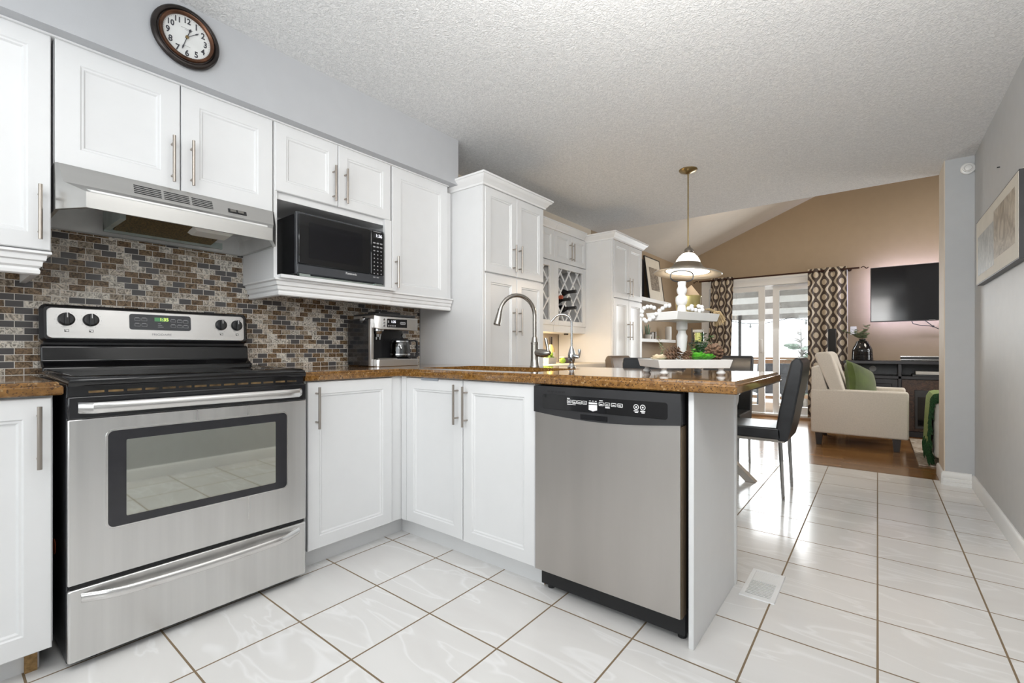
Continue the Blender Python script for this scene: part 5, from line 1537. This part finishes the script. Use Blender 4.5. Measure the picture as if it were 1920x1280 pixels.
for s, y in ((1, 0.10), (-1, -0.10)):
    MB().prism([(s * 0.43, y - 0.035, 0.0), (s * 0.36, y - 0.035, 0.0), (-s * 0.43, y - 0.035, 0.741), (-s * 0.36, y - 0.035, 0.741)], (0, 0.07, 0)).build('leg', 'steel_bright', t)
MB().tube([(-0.56, -0.47, 0.748), (-0.56, 0.47, 0.748)], 0.006, 6).tube([(0.54, -0.47, 0.748), (0.54, 0.47, 0.748)], 0.006, 6).build('edge_trim', 'black_plastic', t)
# candle stand on the table
t = thing('candle_stand', 'thin black metal stand holding a yellow jar candle on the dining table', 'candle stand', (1.555, 2.05, 0.754), local=True)
MB().lathe((0, 0, 0), [(0, 0), (0.05, 0), (0.05, 0.006), (0, 0.008)], 20).cyl((-0.035, 0, 0), (-0.035, 0, 0.40), 0.004, n=8).box(-0.045, -0.045, 0.284, 0.055, 0.045, 0.292).build('stand', 'black_plastic', t)
t = thing('jar_candle', 'yellow candle in a glass jar on the black candle stand', 'candle', (1.565, 2.05, 1.0465), local=True)
MB().lathe((0, 0, 0), [(0, 0), (0.036, 0), (0.038, 0.004), (0.038, 0.095), (0.036, 0.095), (0.036, 0.005), (0, 0.003)], 22).build('jar', 'door_glass', t)
MB().lathe((0, 0, 0), [(0, 0.004), (0.0355, 0.004), (0.0355, 0.07), (0, 0.071)], 22).build('wax', 'wax_yellow', t)
MB().lathe((0, 0, 0), [(0.0382, 0.075), (0.039, 0.076), (0.039, 0.092), (0.0382, 0.093)], 22).build('paper_label', 'paper_label', t)

# ================================================================ SHELVES ON THE LEFT WALL
single('floating_shelf', MB().box(0.002, 3.276, 1.640, 0.20, 5.36, 1.690), 'white_paint', 'upper white floating shelf with leaning pictures on the tan wall', 'shelf', bevel=0.003, org=(0.1, 4.3, 1.64))
single('floating_shelf', MB().box(0.002, 3.276, 1.098, 0.20, 5.56, 1.142), 'white_paint', 'lower white floating shelf with plant pot and small boxes', 'shelf', bevel=0.003, org=(0.1, 4.4, 1.1))
def leaning(name, y0, y1, z0, h, lean, x0, label, fr_mat, art, mat_w=0.07, fw=0.012):
    t = thing(name, label, 'picture', (x0, (y0 + y1) / 2, z0), local=True)
    w = y1 - y0
    M = Matrix.Rotation(-lean, 4, 'Y')
    d = 0.02
    f = MB()
    for a, b_, c_, d_ in ((-w / 2, 0, w / 2, fw), (-w / 2, h - fw, w / 2, h), (-w / 2, fw, -w / 2 + fw, h - fw), (w / 2 - fw, fw, w / 2, h - fw)): f.box(-d, a, b_, 0, c_, d_)
    f.xf(M).build('frame', fr_mat, t)
    MB().box(-d + 0.004, -w / 2 + fw, fw, -0.006, w / 2 - fw, h - fw).xf(M).build('mat_board', 'print_paper', t)
    if art: MB().box(-0.0062, -w / 2 + mat_w + fw, mat_w * 1.2 + fw, -0.005, w / 2 - mat_w - fw, h - mat_w * 1.2 - fw).xf(M).build('print', art, t)
    return t
leaning('framed_picture', 4.66, 5.22, 1.6905, 0.62, 0.13, 0.155, 'black framed pale print leaning on the upper shelf', 'black_plastic', 'print_dark', 0.11)
single('dark_panel', MB().box(0.04, 4.40, 1.6905, 0.07, 4.66, 2.24), 'stand_black', 'dark panel standing on the upper shelf behind the framed print', 'panel', org=(0.055, 4.5, 1.69))
single('slate_plaque', MB().prism([(0.03, 5.20, 1.6905), (0.045, 5.20, 1.6905), (0.020, 5.20, 2.02), (0.005, 5.20, 2.02)], (0, 0.13, 0)), 'slate_blue', 'slate blue plaque leaning on the wall at the end of the upper shelf', 'plaque', org=(0.03, 5.26, 1.69))
leaning('framed_picture', 4.20, 4.54, 1.1425, 0.46, 0.10, 0.11, 'tall dark framed picture at the left of the lower shelf, half hidden by the pantry', 'stand_black', 'print_dark', 0.03)
t = thing('snake_plant', 'small snake plant in a white pot on the lower shelf', 'plant', (0.12, 4.66, 1.1425), local=True)
MB().lathe((0, 0, 0), [(0, 0), (0.045, 0), (0.055, 0.06), (0.052, 0.06), (0.048, 0.05), (0, 0.05)], 20).build('pot', 'pot_white', t)
lf = MB()
for k in range(7):
    a = k * 0.9; r_ = 0.018 if k else 0
    b0 = Vector((r_ * math.cos(a), r_ * math.sin(a), 0.045)); e_ = b0 + Vector((0.02 * math.cos(a), 0.02 * math.sin(a), random.uniform(.12, .20)))
    lf.tube([b0, b0.lerp(e_, .5), b0.lerp(e_, .85), e_], [0.010, 0.013, 0.009, 0.001], 6, flat=0.4)
lf.build('leaves', 'leaf_dark', t)
single('shelf_box', MB().box(0.06, 4.94, 1.1425, 0.12, 5.00, 1.250), 'print_dark', 'small dark brown box on the lower shelf', 'box', org=(0.09, 4.97, 1.1425), bevel=0.002)
single('shelf_box', MB().box(0.06, 4.82, 1.1425, 0.12, 4.89, 1.240), 'pot_grey', 'small grey box on the lower shelf beside the snake plant', 'box', org=(0.09, 4.85, 1.1425), bevel=0.002)
single('pillar_candle', MB().lathe((0.13, 5.44, 1.1425), [(0, 0), (0.045, 0), (0.046, 0.02), (0.046, 0.19), (0.04, 0.2), (0, 0.195)], 20), 'bead_white', 'white pillar candle at the far end of the lower shelf', 'candle', org=(0.13, 5.44, 1.1425))

# ================================================================ CURTAINS
def curtain(x0, x1, z0, z1, y, folds, label, flare=0.0, narrow=0.0, reps=3.2):
    t = thing('curtain', label, 'curtain', ((x0 + x1) / 2, y, z0), group='patterned curtains at the patio door')
    nu, nv = 96, 16
    m = MB(); m.uv = []
    vs, fs = [], []
    for j in range(nv + 1):
        v = j / nv
        for i in range(nu + 1):
            u = i / nu
            xx0, xx1 = x0 - flare * (1 - v), x1 - flare * (1 - v) * 0.6 + narrow * (1 - v)
            amp = 0.028 * (0.75 + 0.25 * (1 - v))
            vs.append((xx0 + (xx1 - xx0) * u, y + amp * math.sin(2 * PI * folds * u + 0.6 * math.sin(3 * v)), z0 + (z1 - z0) * v))
            m.uv.append((u * reps, v * (z1 - z0) / 0.21))
    for j in range(nv):
        for i in range(nu):
            a = j * (nu + 1) + i
            fs.append((a, a + 1, a + nu + 2, a + nu + 1))
    m.add(vs, fs)
    o = m.build('fabric', 'ogee_fabric', t, angle=3.0)
    s = o.modifiers.new('s', 'SOLIDIFY'); s.thickness = 0.003
    hd_ = MB()
    k = int(folds * 2)
    for i in range(k):
        u = (i + 0.5) / k
        xx = x0 + (x1 - x0) * u
        hd_.tube([(xx, y + 0.021 * math.cos(a), 2.085 + 0.021 * math.sin(a)) for a in [2 * PI * q / 14 for q in range(14)]], 0.004, 6, closed=True)
    hd_.build('grommet', 'curtain_rod', t)
    return t
CY = 6.19
curtain(0.545, 0.873, 0.04, 2.118, CY, 3.5, 'patterned curtain at the left side of the patio door', flare=0.10, reps=2.0)
curtain(1.838, 2.283, 0.04, 2.125, CY, 3.5, 'patterned curtain between the patio door and the television', flare=0.0, narrow=0.02, reps=2.3)
t = thing('curtain_rod', 'dark bronze curtain rod with twisted finials above the patio door', 'curtain rod', (1.36, CY, 2.085))
MB().tube([(0.36, CY, 2.085), (2.42, CY, 2.085)], 0.0115, 10).build('rod', 'curtain_rod', t)
for s, x in ((-1, 0.36), (1, 2.42)):
    pts = [(x + s * (0.02 + 0.075 * (k / 10)), CY + 0.012 * math.sin(k * 0.9), 2.085 + 0.014 * math.sin(k * PI / 5)) for k in range(11)]
    MB().tube(pts, 0.006, 8).build('finial', 'curtain_rod', t)
for x in (0.49, 2.31): MB().tube([(x, CY, 2.085), (x, FW - 0.002, 2.085)], 0.008, 8).lathe((x, FW - 0.006, 2.085), [(0, -0.004), (0.025, -0.004), (0.025, 0.004), (0, 0.004)], 14, Matrix.Rotation(PI / 2, 3, 'X')).build('bracket', 'curtain_rod', t)

# ================================================================ TELEVISION WALL
t = thing('television', 'flat black television on the tan wall right of the curtain', 'television', (3.17, 6.19, 1.35))
MB().box(2.537, 6.085, 1.350, 3.79, 6.125, 2.052).build('housing', 'black_plastic', t, bevel=0.004)
MB().box(2.545, 6.0835, 1.362, 3.782, 6.0855, 2.044).build('screen', 'tv_screen', t)
MB().box(2.95, 6.125, 1.55, 3.40, 6.298, 1.85).build('wall_mount', 'black_plastic', t)
bl = MB().box(2.60, 6.126, 1.40, 2.61, 6.131, 2.00).box(2.60, 6.126, 2.00, 3.72, 6.131, 2.01).box(2.60, 6.126, 1.39, 3.72, 6.131, 1.40)
bl.build('backlight_strip', 'led_pink', t)
MB().box(3.10, 6.08, 1.356, 3.16, 6.084, 1.361).build('logo', 'print_grey', t)
t = MB().tube([(2.93, 6.20, 1.40), (2.96, 6.18, 1.32), (3.04, 6.20, 1.295), (3.12, 6.22, 1.29), (3.15, 6.22, 1.28), (3.22, 6.24, 1.24), (3.30, 6.26, 1.20), (3.33, 6.27, 1.10), (3.33, 6.27, 0.87)], 0.0045, 6).tube([(3.07, 6.18, 1.36), (3.12, 6.20, 1.31), (3.15, 6.22, 1.283)], 0.0045, 6).sphere((3.15, 6.22, 1.283), 0.012, n=8, m=6)
single('power_cable', t, 'rubber', 'black cable hanging from the television along the wall', 'cable', org=(3.15, 6.22, 1.25))
single('wall_outlet', MB().rrect((2.318, FW - 0.0005, 1.195), X, Z, 0.070, 0.115, 0.008, 0.006, n=3, inset_top=0.002), 'trim_white', 'white wall plate behind the eucalyptus leaves', 'wall plate', org=(2.353, FW, 1.25))
# television stand with electric fireplace
sx0, sx1, syf, syb, sz = 2.285, 3.95, 5.42, 5.90, 0.862
t = thing('television_stand', 'black television stand with brick electric fireplace in the middle', 'television stand', (3.1, 5.66, 0))
mb = MB()
mb.box(sx0, syf, sz - 0.035, sx1, syb, sz).box(sx0 + 0.02, syf + 0.01, 0.655, sx1 - 0.02, syb, 0.69)
for x in (sx0 + 0.02, 2.795, 3.40, sx1 - 0.045): mb.box(x, syf + 0.01, 0.0, x + 0.03, syb, sz - 0.035)
mb.box(sx0 + 0.02, syb - 0.012, 0.05, sx1 - 0.02, syb, sz - 0.035).box(sx0 + 0.02, syf + 0.02, 0.0, sx1 - 0.02, syb, 0.06)
mb.build('carcass', 'stand_black', t, bevel=0.003)
for x0, x1 in ((sx0 + 0.054, 2.791), (3.434, sx1 - 0.05)):
    MB().panel((x0, syf + 0.03, 0.065), X, Z, x1 - x0, 0.585, [(0, 0), (0, 0.018), (0.05, 0.018), (0.055, 0.010), (0.06, 0.010)]).build('door', 'stand_black', t)
MB().lathe((2.563, syb - 0.013, 0.755), [(0, -0.003), (0.036, -0.003), (0.036, 0.003), (0, 0.003)], 18, Matrix.Rotation(PI / 2, 3, 'X')).build('cable_hole', 'pot_white', t)
MB().box(2.829, syf + 0.04, 0.065, 3.396, syf + 0.06, 0.65).build('brick_surround', 'fire_brick', t)
fp = MB().box(2.94, syf + 0.012, 0.10, 3.29, syf + 0.045, 0.535).build('firebox', 'black_plastic', t, bevel=0.003)
MB().box(2.965, syf + 0.010, 0.13, 3.265, syf + 0.013, 0.46).build('fire_glass', 'black_glass', fp)
# things on and in the stand
t = thing('vase', 'ribbed glossy black vase with eucalyptus on the television stand', 'vase', (2.461, 5.70, sz), local=True)
pr_ = [(0, 0), (0.100, 0), (0.108, 0.006)]
for k in range(13):
    f = k / 12; r0 = 0.111 * (1 - 0.10 * f - 0.30 * max(0, f - 0.55) ** 1.5 * 3)
    pr_ += [(r0, 0.012 + f * 0.19), (r0 - 0.003, 0.012 + f * 0.19 + 0.010)]
pr_ += [(0.060, 0.232), (0.040, 0.244), (0.034, 0.252), (0.036, 0.264), (0.030, 0.264), (0.026, 0.24), (0, 0.235)]
MB().lathe((0, 0, 0), pr_, 32).build('vase_body', 'vase_black', t)
sprig((2.461, 5.70, sz + 0.236), [(0.05, -0.02, 0.19, .7), (-0.19, -0.02, 0.13, .8), (-0.08, 0.02, 0.14, .7), (0.02, -0.05, 0.12, .8), (-0.03, -0.04, 0.10, .7), (0.04, 0.02, 0.09, .7), (-0.12, 0.0, 0.10, .9)], 'eucalyptus', 'leaf_euca', 'sprigs of pale eucalyptus leaves standing in the black vase', 'plant', 0.042, 0.022, 0.55, 'kraft')
t = thing('media_player', 'slim black media player with pale edge on the television stand', 'media player', (3.0, 5.74, sz), local=True)
MB().box(-0.175, -0.10, 0.004, 0.21, 0.10, 0.050).build('case', 'black_plastic', t, bevel=0.003)
MB().box(-0.180, -0.105, 0.048, 0.215, 0.10, 0.056).box(-0.18, -0.105, 0.010, 0.215, -0.10, 0.016).build('trim', 'steel_bright', t)
single('flat_box', MB().box(2.95, 5.46, 0.712, 3.28, 5.72, 0.748), 'pot_white', 'flat white box lying in the open shelf of the television stand', 'box', org=(3.1, 5.6, 0.712), bevel=0.002)
single('disc_case', MB().box(2.92, 5.45, 0.6905, 3.32, 5.75, 0.712), 'black_plastic', 'flat black case under the white box in the television stand', 'case', org=(3.1, 5.6, 0.69), bevel=0.002)
t = thing('tower_speaker', 'slim black tower speaker in front of the right hand curtain', 'speaker', (2.142, 5.86, 0), local=True)
MB().box(-0.044, -0.05, 0.02, 0.044, 0.05, 1.270).build('cabinet', 'black_plastic', t, bevel=0.006)
MB().box(-0.040, -0.053, 0.10, 0.040, -0.05, 1.262).build('grille', 'rubber', t)
MB().lathe((0, 0, 0), [(0, 0), (0.12, 0), (0.12, 0.015), (0, 0.02)], 24).build('base', 'black_plastic', t)

# ================================================================ ARMCHAIR, SOFA, RUG
t = thing('armchair', 'cream upholstered armchair with dark wooden legs in front of the patio door', 'armchair', (2.44, 4.70, 0))
ax0, ax1, ay0, ay1 = 2.055, 2.845, 4.29, 5.07
for y0, y1 in ((ay0, ay0 + 0.12), (ay1 - 0.12, ay1)):
    MB().rrect((ax0, y1, 0.125), X, Z, ax1 - ax0, 0.457, 0.022, y1 - y0, n=5).build('arm', 'upholstery_cream', t, bevel=0.016, seg=3)
MB().box(ax0 + 0.02, ay0 + 0.11, 0.14, ax1 - 0.02, ay1 - 0.11, 0.34).build('seat_base', 'upholstery_cream', t, bevel=0.02)
MB().box(ax0 + 0.16, ay0 + 0.122, 0.345, ax1 + 0.005, ay1 - 0.122, 0.475).build('seat_cushion', 'upholstery_cream', t, bevel=0.035, seg=4)
MB().prism([(ax0 + 0.005, ay0 + 0.005, 0.40), (ax0 + 0.005, ay0 + 0.005, 0.815), (ax0 + 0.085, ay0 + 0.005, 0.815), (ax0 + 0.19, ay0 + 0.005, 0.40)], (0, ay1 - ay0 - 0.01, 0)).build('back_frame', 'upholstery_cream', t, bevel=0.015, seg=3)
MB().prism([(ax0 + 0.205, ay0 + 0.010, 0.47), (ax0 + 0.03, ay0 + 0.010, 0.925), (ax0 + 0.05, ay0 + 0.010, 0.965), (ax0 + 0.15, ay0 + 0.010, 0.975), (ax0 + 0.185, ay0 + 0.010, 0.945), (ax0 + 0.315, ay0 + 0.010, 0.49)], (0, ay1 - ay0 - 0.02, 0)).build('back_cushion', 'upholstery_cream', t, bevel=0.03, seg=4)
for x in (ax0 + 0.07, ax1 - 0.09):
    for y in (ay0 + 0.05, ay1 - 0.05):
        MB().loops([[(x - 0.022, y - 0.022, 0), (x + 0.022, y - 0.022, 0), (x + 0.022, y + 0.022, 0), (x - 0.022, y + 0.022, 0)], [(x - 0.034, y - 0.03, 0.13), (x + 0.034, y - 0.03, 0.13), (x + 0.034, y + 0.03, 0.13), (x - 0.034, y + 0.03, 0.13)]]).build('leg', 'dark_wood', t)
def cushion(c, w, h, d, M, material, name, label):
    m = MB()
    n = 14
    rows = []
    for s in (1, -1):
        g = []
        for j in range(n + 1):
            for i in range(n + 1):
                u, v = 2 * i / n - 1, 2 * j / n - 1
                pinch = 1 - 0.10 * (1 - abs(u)) * abs(v) ** 3 * 0.9
                pinch2 = 1 - 0.10 * (1 - abs(v)) * abs(u) ** 3 * 0.9
                z = d / 2 * ((1 - u * u) * (1 - v * v)) ** 0.38
                g.append(M @ Vector((u * w / 2 * pinch2, s * z, v * h / 2 * pinch)) + Vector(c))
        rows.append(g)
    fs = []
    for j in range(n):
        for i in range(n):
            a = j * (n + 1) + i
            fs.append((a, a + 1, a + n + 2, a + n + 1))
    m.add(rows[0], fs); m.add(rows[1], [f[::-1] for f in fs])
    o = single(name, m, material, label, 'cushion', org=c)
    return o
cushion((2.47, 4.66, 0.640), 0.42, 0.40, 0.17, Matrix.Rotation(PI / 2 - 0.45, 3, 'Z') @ Matrix.Rotation(-0.30, 3, 'X') @ Matrix.Rotation(0.35, 3, 'Y'), 'pillow_green', 'throw_pillow', 'green velvet throw pillow on the cream armchair')
t = thing('sofa', 'cream sofa almost hidden behind the grey wall end', 'sofa', (3.9, 4.05, 0))
for x0 in (2.985, 4.72): MB().box(x0, 3.735, 0.08, x0 + 0.18, 4.42, 0.60).build('arm', 'upholstery_cream', t, bevel=0.03, seg=4)
MB().box(3.16, 3.76, 0.08, 4.73, 4.42, 0.42).build('seat', 'upholstery_cream', t, bevel=0.03, seg=4)
MB().box(3.13, 3.72, 0.09, 4.75, 3.93, 0.85).build('backrest', 'upholstery_cream', t, bevel=0.05, seg=4)
for x in (3.06, 4.82):
    for y in (3.80, 4.35): MB().box(x - 0.025, y - 0.025, 0.0105, x + 0.025, y + 0.025, 0.085).build('leg', 'dark_wood', t)
# throw over the sofa arm: hangs down its front end
t = thing('throw_blanket', 'green throw blanket with dark fringe hanging over the sofa arm', 'blanket', (2.97, 3.80, 0.6))
def drape(path, y0, y1, th, seed, jag=0.0):
    m = MB(); ny = 14
    A = []
    for j in range(ny + 1):
        y = y0 + (y1 - y0) * j / ny
        row = []
        for i, (x, z) in enumerate(path):
            f = i / (len(path) - 1)
            row.append(Vector((x - 0.008 * math.sin(j * 1.7 + seed) * f, y, z)))
        A.append(row)
    L_ = []
    for row in A:
        back = [p + Vector((th if abs(p.z - 0.6) > 0.03 else 0.0, 0, -0.004 if abs(p.z - 0.6) < 0.05 else 0)) for p in row]
        L_.append(row + back[::-1])
    return m.loops(L_)
path = [(3.14, 0.612), (3.10, 0.618), (3.02, 0.618), (2.985, 0.607), (2.966, 0.57), (2.958, 0.45), (2.953, 0.30), (2.950, 0.18)]
drape(path, 3.722, 4.32, 0.012, 0.4).build('blanket', 'throw_light', t)
fg = MB()
for k in range(150):
    # dark woven border along the near edge, with shaggy ends
    f = k / 149
    i = min(len(path) - 2, int(f * (len(path) - 1))); q = f * (len(path) - 1) - i
    x = path[i][0] + (path[i + 1][0] - path[i][0]) * q; z = path[i][1] + (path[i + 1][1] - path[i][1]) * q
    b0 = Vector((x - 0.004, 3.722, z)); e_ = b0 + Vector((random.uniform(-.012, .022), random.uniform(-.03, -.012), random.uniform(-.07, -.03)))
    fg.tube([b0 + Z * 0.01, b0.lerp(e_, .5) - Y * 0.008, e_], [0.007, 0.008, 0.004], 5)
for k in range(120):
    y = random.uniform(3.71, 4.31)
    b0 = Vector((2.952, y, 0.20)); e_ = b0 + Vector((random.uniform(-.015, .04), random.uniform(-.02, .01), random.uniform(-.19, -.10)))
    fg.tube([b0, b0.lerp(e_, .5) - X * 0.006, e_], [0.006, 0.006, 0.003], 5)
fg.build('fringe', 'throw_dark', t)
single('area_rug', MB().box(2.888, 3.78, 0.0, 4.6, 5.26, 0.010), 'rug_weave', 'cream and brown patterned area rug beside the armchair', 'rug', org=(3.7, 4.5, 0))

# ================================================================ RIGHT WALL, CEILING, FLOOR THINGS
t = thing('framed_picture', 'large pale drawing in a deep black frame on the right kitchen wall', 'picture', (RX, 2.2, 1.405))
px0, px1, pz0, pz1 = 1.625, 2.795, 1.412, 1.826
XF = 3.118
NX = -X
mb = MB().box(XF + 0.004, px0, pz0, RX - 0.001, px1, pz1)
mb.build('frame', 'black_plastic', t, bevel=0.001)
MB().box(XF + 0.0025, px0 + 0.007, pz0 + 0.007, XF + 0.006, px1 - 0.007, pz1 - 0.007).build('mat_board', 'print_paper', t)
MB().box(XF + 0.0018, px0 + 0.07, pz0 + 0.085, XF + 0.003, px0 + 0.58, pz1 - 0.06).build('drawing', 'sketch_sepia', t)
MB().box(XF + 0.0018, px0 + 0.58, pz0 + 0.055, XF + 0.003, px1 - 0.07, pz1 - 0.11).build('drawing', 'sketch_grey', t)
t = thing('motion_detector', 'round white alarm detector high in the corner of the wall end', 'detector', (3.118, 3.15, 2.293))
MB().lathe((3.118, 3.148, 2.293), [(0, 0.0), (0.036, 0.0), (0.040, 0.006), (0.041, 0.016), (0.036, 0.022), (0.028, 0.024), (0.027, 0.032), (0.015, 0.038), (0, 0.039)], 26, Matrix.Rotation(PI / 2, 3, 'X')).build('housing', 'trim_white', t)
MB().lathe((3.118, 3.148, 2.293), [(0.020, 0.0345), (0.0215, 0.0355), (0.021, 0.0375), (0.019, 0.0375)], 26, Matrix.Rotation(PI / 2, 3, 'X')).build('lens_ring', 'pot_grey', t)
single('nail', MB().cyl((RX, 2.278, 2.029), (RX - 0.012, 2.278, 2.029), 0.0035, n=8), 'rubber', 'small dark nail in the right wall above the drawing', 'nail', org=(RX, 2.278, 2.029))
t = thing('floor_vent', 'white metal floor vent set in the tiles beside the peninsula', 'vent', (2.232, 0.68, 0.0), 0.0, local=True)
w, h = 0.064, 0.140
fr_ = MB()
fr_.loops([[(-w, -h, 0.0), (w, -h, 0.0), (w, h, 0.0), (-w, h, 0.0)], [(-w + 0.002, -h + 0.002, 0.004), (w - 0.002, -h + 0.002, 0.004), (w - 0.002, h - 0.002, 0.004), (-w + 0.002, h - 0.002, 0.004)],
           [(-w + 0.018, -h + 0.022, 0.005), (w - 0.018, -h + 0.022, 0.005), (w - 0.018, h - 0.022, 0.005), (-w + 0.018, h - 0.022, 0.005)], [(-w + 0.019, -h + 0.023, 0.0012), (w - 0.019, -h + 0.023, 0.0012), (w - 0.019, h - 0.023, 0.0012), (-w + 0.019, h - 0.023, 0.0012)]], False, False)
fr_.build('frame', 'vent_white', t)
MB().box(-w + 0.017, -h + 0.02, 0.0006, w - 0.017, h - 0.02, 0.0012).build('duct_opening', 'rubber', t)
sl_ = MB()
n = 18
for k in range(n):
    y = -h + 0.026 + k * (2 * h - 0.052) / (n - 1)
    if k < n * 0.58: sl_.box(-w + 0.018, y - 0.0038, 0.0015, w - 0.018, y + 0.0030, 0.0042)
    else: sl_.box(-w + 0.018, y - 0.0066, 0.0015, w - 0.018, y + 0.0060, 0.0036)
sl_.build('louvre', 'vent_white', t)
t = thing('track_light', 'small dark track light on the sloping ceiling', 'light', (1.45, 4.35, 2.93), local=True)
MB().box(-0.09, -0.02, 0.035, 0.09, 0.02, 0.055).xf(Matrix.Rotation(-0.38, 4, 'Y')).build('base', 'clock_bronze', t)
MB().tube([(0, 0, 0.04), (0, 0, -0.015)], 0.007, 8).lathe((0, 0, -0.06), [(0, 0.05), (0.028, 0.045), (0.034, 0.0), (0.03, 0.0), (0, 0.01)], 16).build('lamp_head', 'clock_bronze', t)
# ================================================================ OUTSIDE THE PATIO DOOR
struct('floor_deck', MB().box(-6.0, FW + 0.12, -0.16, 9.0, 9.35, -0.10), 'deck_wood', 'weathered wooden deck outside the patio door', flat=True)
struct('ground', MB().box(-25, 9.35, -1.4, 25, 40, -1.3), 'snow_ground', 'pale overexposed yard beyond the deck', flat=True)
t = thing('deck_railing', 'brown wooden deck railing outside the patio door', 'railing', (1.3, 9.1, -0.1))
MB().box(-4.5, 9.04, 0.80, 7.5, 9.18, 0.84).box(-4.5, 9.08, 0.70, 7.5, 9.12, 0.79).build('top_rail', 'rail_brown', t)
MB().box(-4.5, 9.08, 0.0, 7.5, 9.12, 0.06).build('bottom_rail', 'rail_brown', t)
for x in (-2.2, -0.3, 1.65, 3.5, 5.4): MB().box(x - 0.045, 9.055, -0.1, x + 0.045, 9.145, 0.80).build('post', 'rail_brown', t)
t = thing('pergola', 'slatted pergola roof over the deck outside the patio door', 'pergola', (1.3, 7.8, -0.1))
for k in range(7):
    y = 6.75 + k * 0.38
    zt = 2.20 - 0.076 * k
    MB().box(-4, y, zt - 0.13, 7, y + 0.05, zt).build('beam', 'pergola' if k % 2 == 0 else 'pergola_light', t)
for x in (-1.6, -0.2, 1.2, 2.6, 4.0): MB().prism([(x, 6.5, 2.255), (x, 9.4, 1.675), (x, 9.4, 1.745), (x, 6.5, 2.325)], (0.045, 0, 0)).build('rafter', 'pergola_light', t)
for x in (0.36, 3.6): MB().box(x - 0.024, 8.96, -0.1, x + 0.024, 9.02, 1.72).build('post', 'dark_wood', t)
# string lights under the pergola edge
t = thing('string_lights', 'string of small bulbs hanging along the pergola', 'string lights', (1.3, 8.88, 1.62), local=True)
pts = [(-2.4 + 4.8 * k / 40, 0, 0.0 - 0.10 * math.sin(PI * ((k / 10.0) % 1))) for k in range(41)]
MB().tube(pts, 0.006, 5).build('wire', 'rubber', t)
for k in range(2, 40, 4):
    p = Vector(pts[k]); MB().cyl(p, p - Z * 0.04, 0.010, n=8).sphere(p - Z * 0.06, 0.022, (1, 1, 1.3), 8, 6).build('bulb', 'smoke_glass', t)
# patio furniture
def patio_chair(label, loc, rz):
    t = thing('patio_chair', label, 'chair', loc, rz, group='dark wicker patio chairs on the deck', local=True)
    MB().box(-0.28, -0.28, 0.34, 0.28, 0.28, 0.44).build('seat', 'wicker', t, bevel=0.02)
    MB().prism([(-0.28, -0.28, 0.40), (-0.28, -0.22, 0.40), (-0.28, -0.32, 0.86), (-0.28, -0.38, 0.86)], (0.56, 0, 0)).build('backrest', 'wicker', t, bevel=0.02)
    for sx in (-1, 1):
        MB().tube([(sx * 0.28, -0.28, 0.60), (sx * 0.30, 0.05, 0.62), (sx * 0.28, 0.26, 0.58), (sx * 0.28, 0.27, 0.40)], 0.022, 8).build('armrest', 'wicker', t)
        for sy in (-1, 1): MB().tube([(sx * 0.25, sy * 0.25, 0.36), (sx * 0.27, sy * 0.27, 0.0)], 0.016, 6).build('leg', 'wicker', t)
    return t
pc = patio_chair('dark wicker patio chair on the deck behind the left door panel', (1.12, 7.75, -0.10), 0.4)
copy_tree(pc, None, (1.95, 8.0, -0.10), -0.5, 'dark wicker patio chair on the deck behind the right door panel')
t = thing('bench', 'low pale bench on the deck behind the right door panel', 'bench', (1.93, 7.05, -0.1), local=True)
MB().box(-0.22, -0.15, 0.34, 0.40, 0.15, 0.38).build('seat', 'rail_brown', t)
MB().box(-0.22, -0.15, 0.12, 0.40, 0.15, 0.15).build('lower_shelf', 'pergola', t)
for x in (-0.2, 0.38):
    for y in (-0.13, 0.13): MB().box(x - 0.02, y - 0.02, 0, x + 0.02, y + 0.02, 0.34).build('leg', 'pergola', t)
def tree(loc, h, label, seed):
    rnd = random.Random(seed)
    t = thing('tree', label, 'tree', loc, 0, local=True, group='bare trees in the yard')
    st = MB().tube([(0, 0, 0), (0.05, 0, h * 0.5), (0.0, 0.05, h)], [0.10, 0.06, 0.01], 8)
    for k in range(22):
        z = h * rnd.uniform(.3, .95); a = rnd.uniform(0, 6.28); L_ = h * 0.28 * (1.1 - z / h)
        st.tube([(0.03, 0, z), (math.cos(a) * L_ * .5, math.sin(a) * L_ * .5, z + L_ * .3), (math.cos(a) * L_, math.sin(a) * L_, z + L_ * .5)], [0.03, 0.018, 0.006], 5)
    st.build('trunk', 'bark', t)
    lv = MB()
    for k in range(26):
        z = h * rnd.uniform(.25, .85); a = rnd.uniform(0, 6.28); r_ = h * 0.2 * rnd.random()
        lv.sphere((math.cos(a) * r_, math.sin(a) * r_, z), rnd.uniform(.08, .22), (1.4, 1.0, .4), 7, 5)
    lv.build('crown', 'evergreen', t)
tree((0.6, 16.5, -1.3), 3.0, 'pale thin tree in the yard seen through the right door panel', 3)

OUT = None
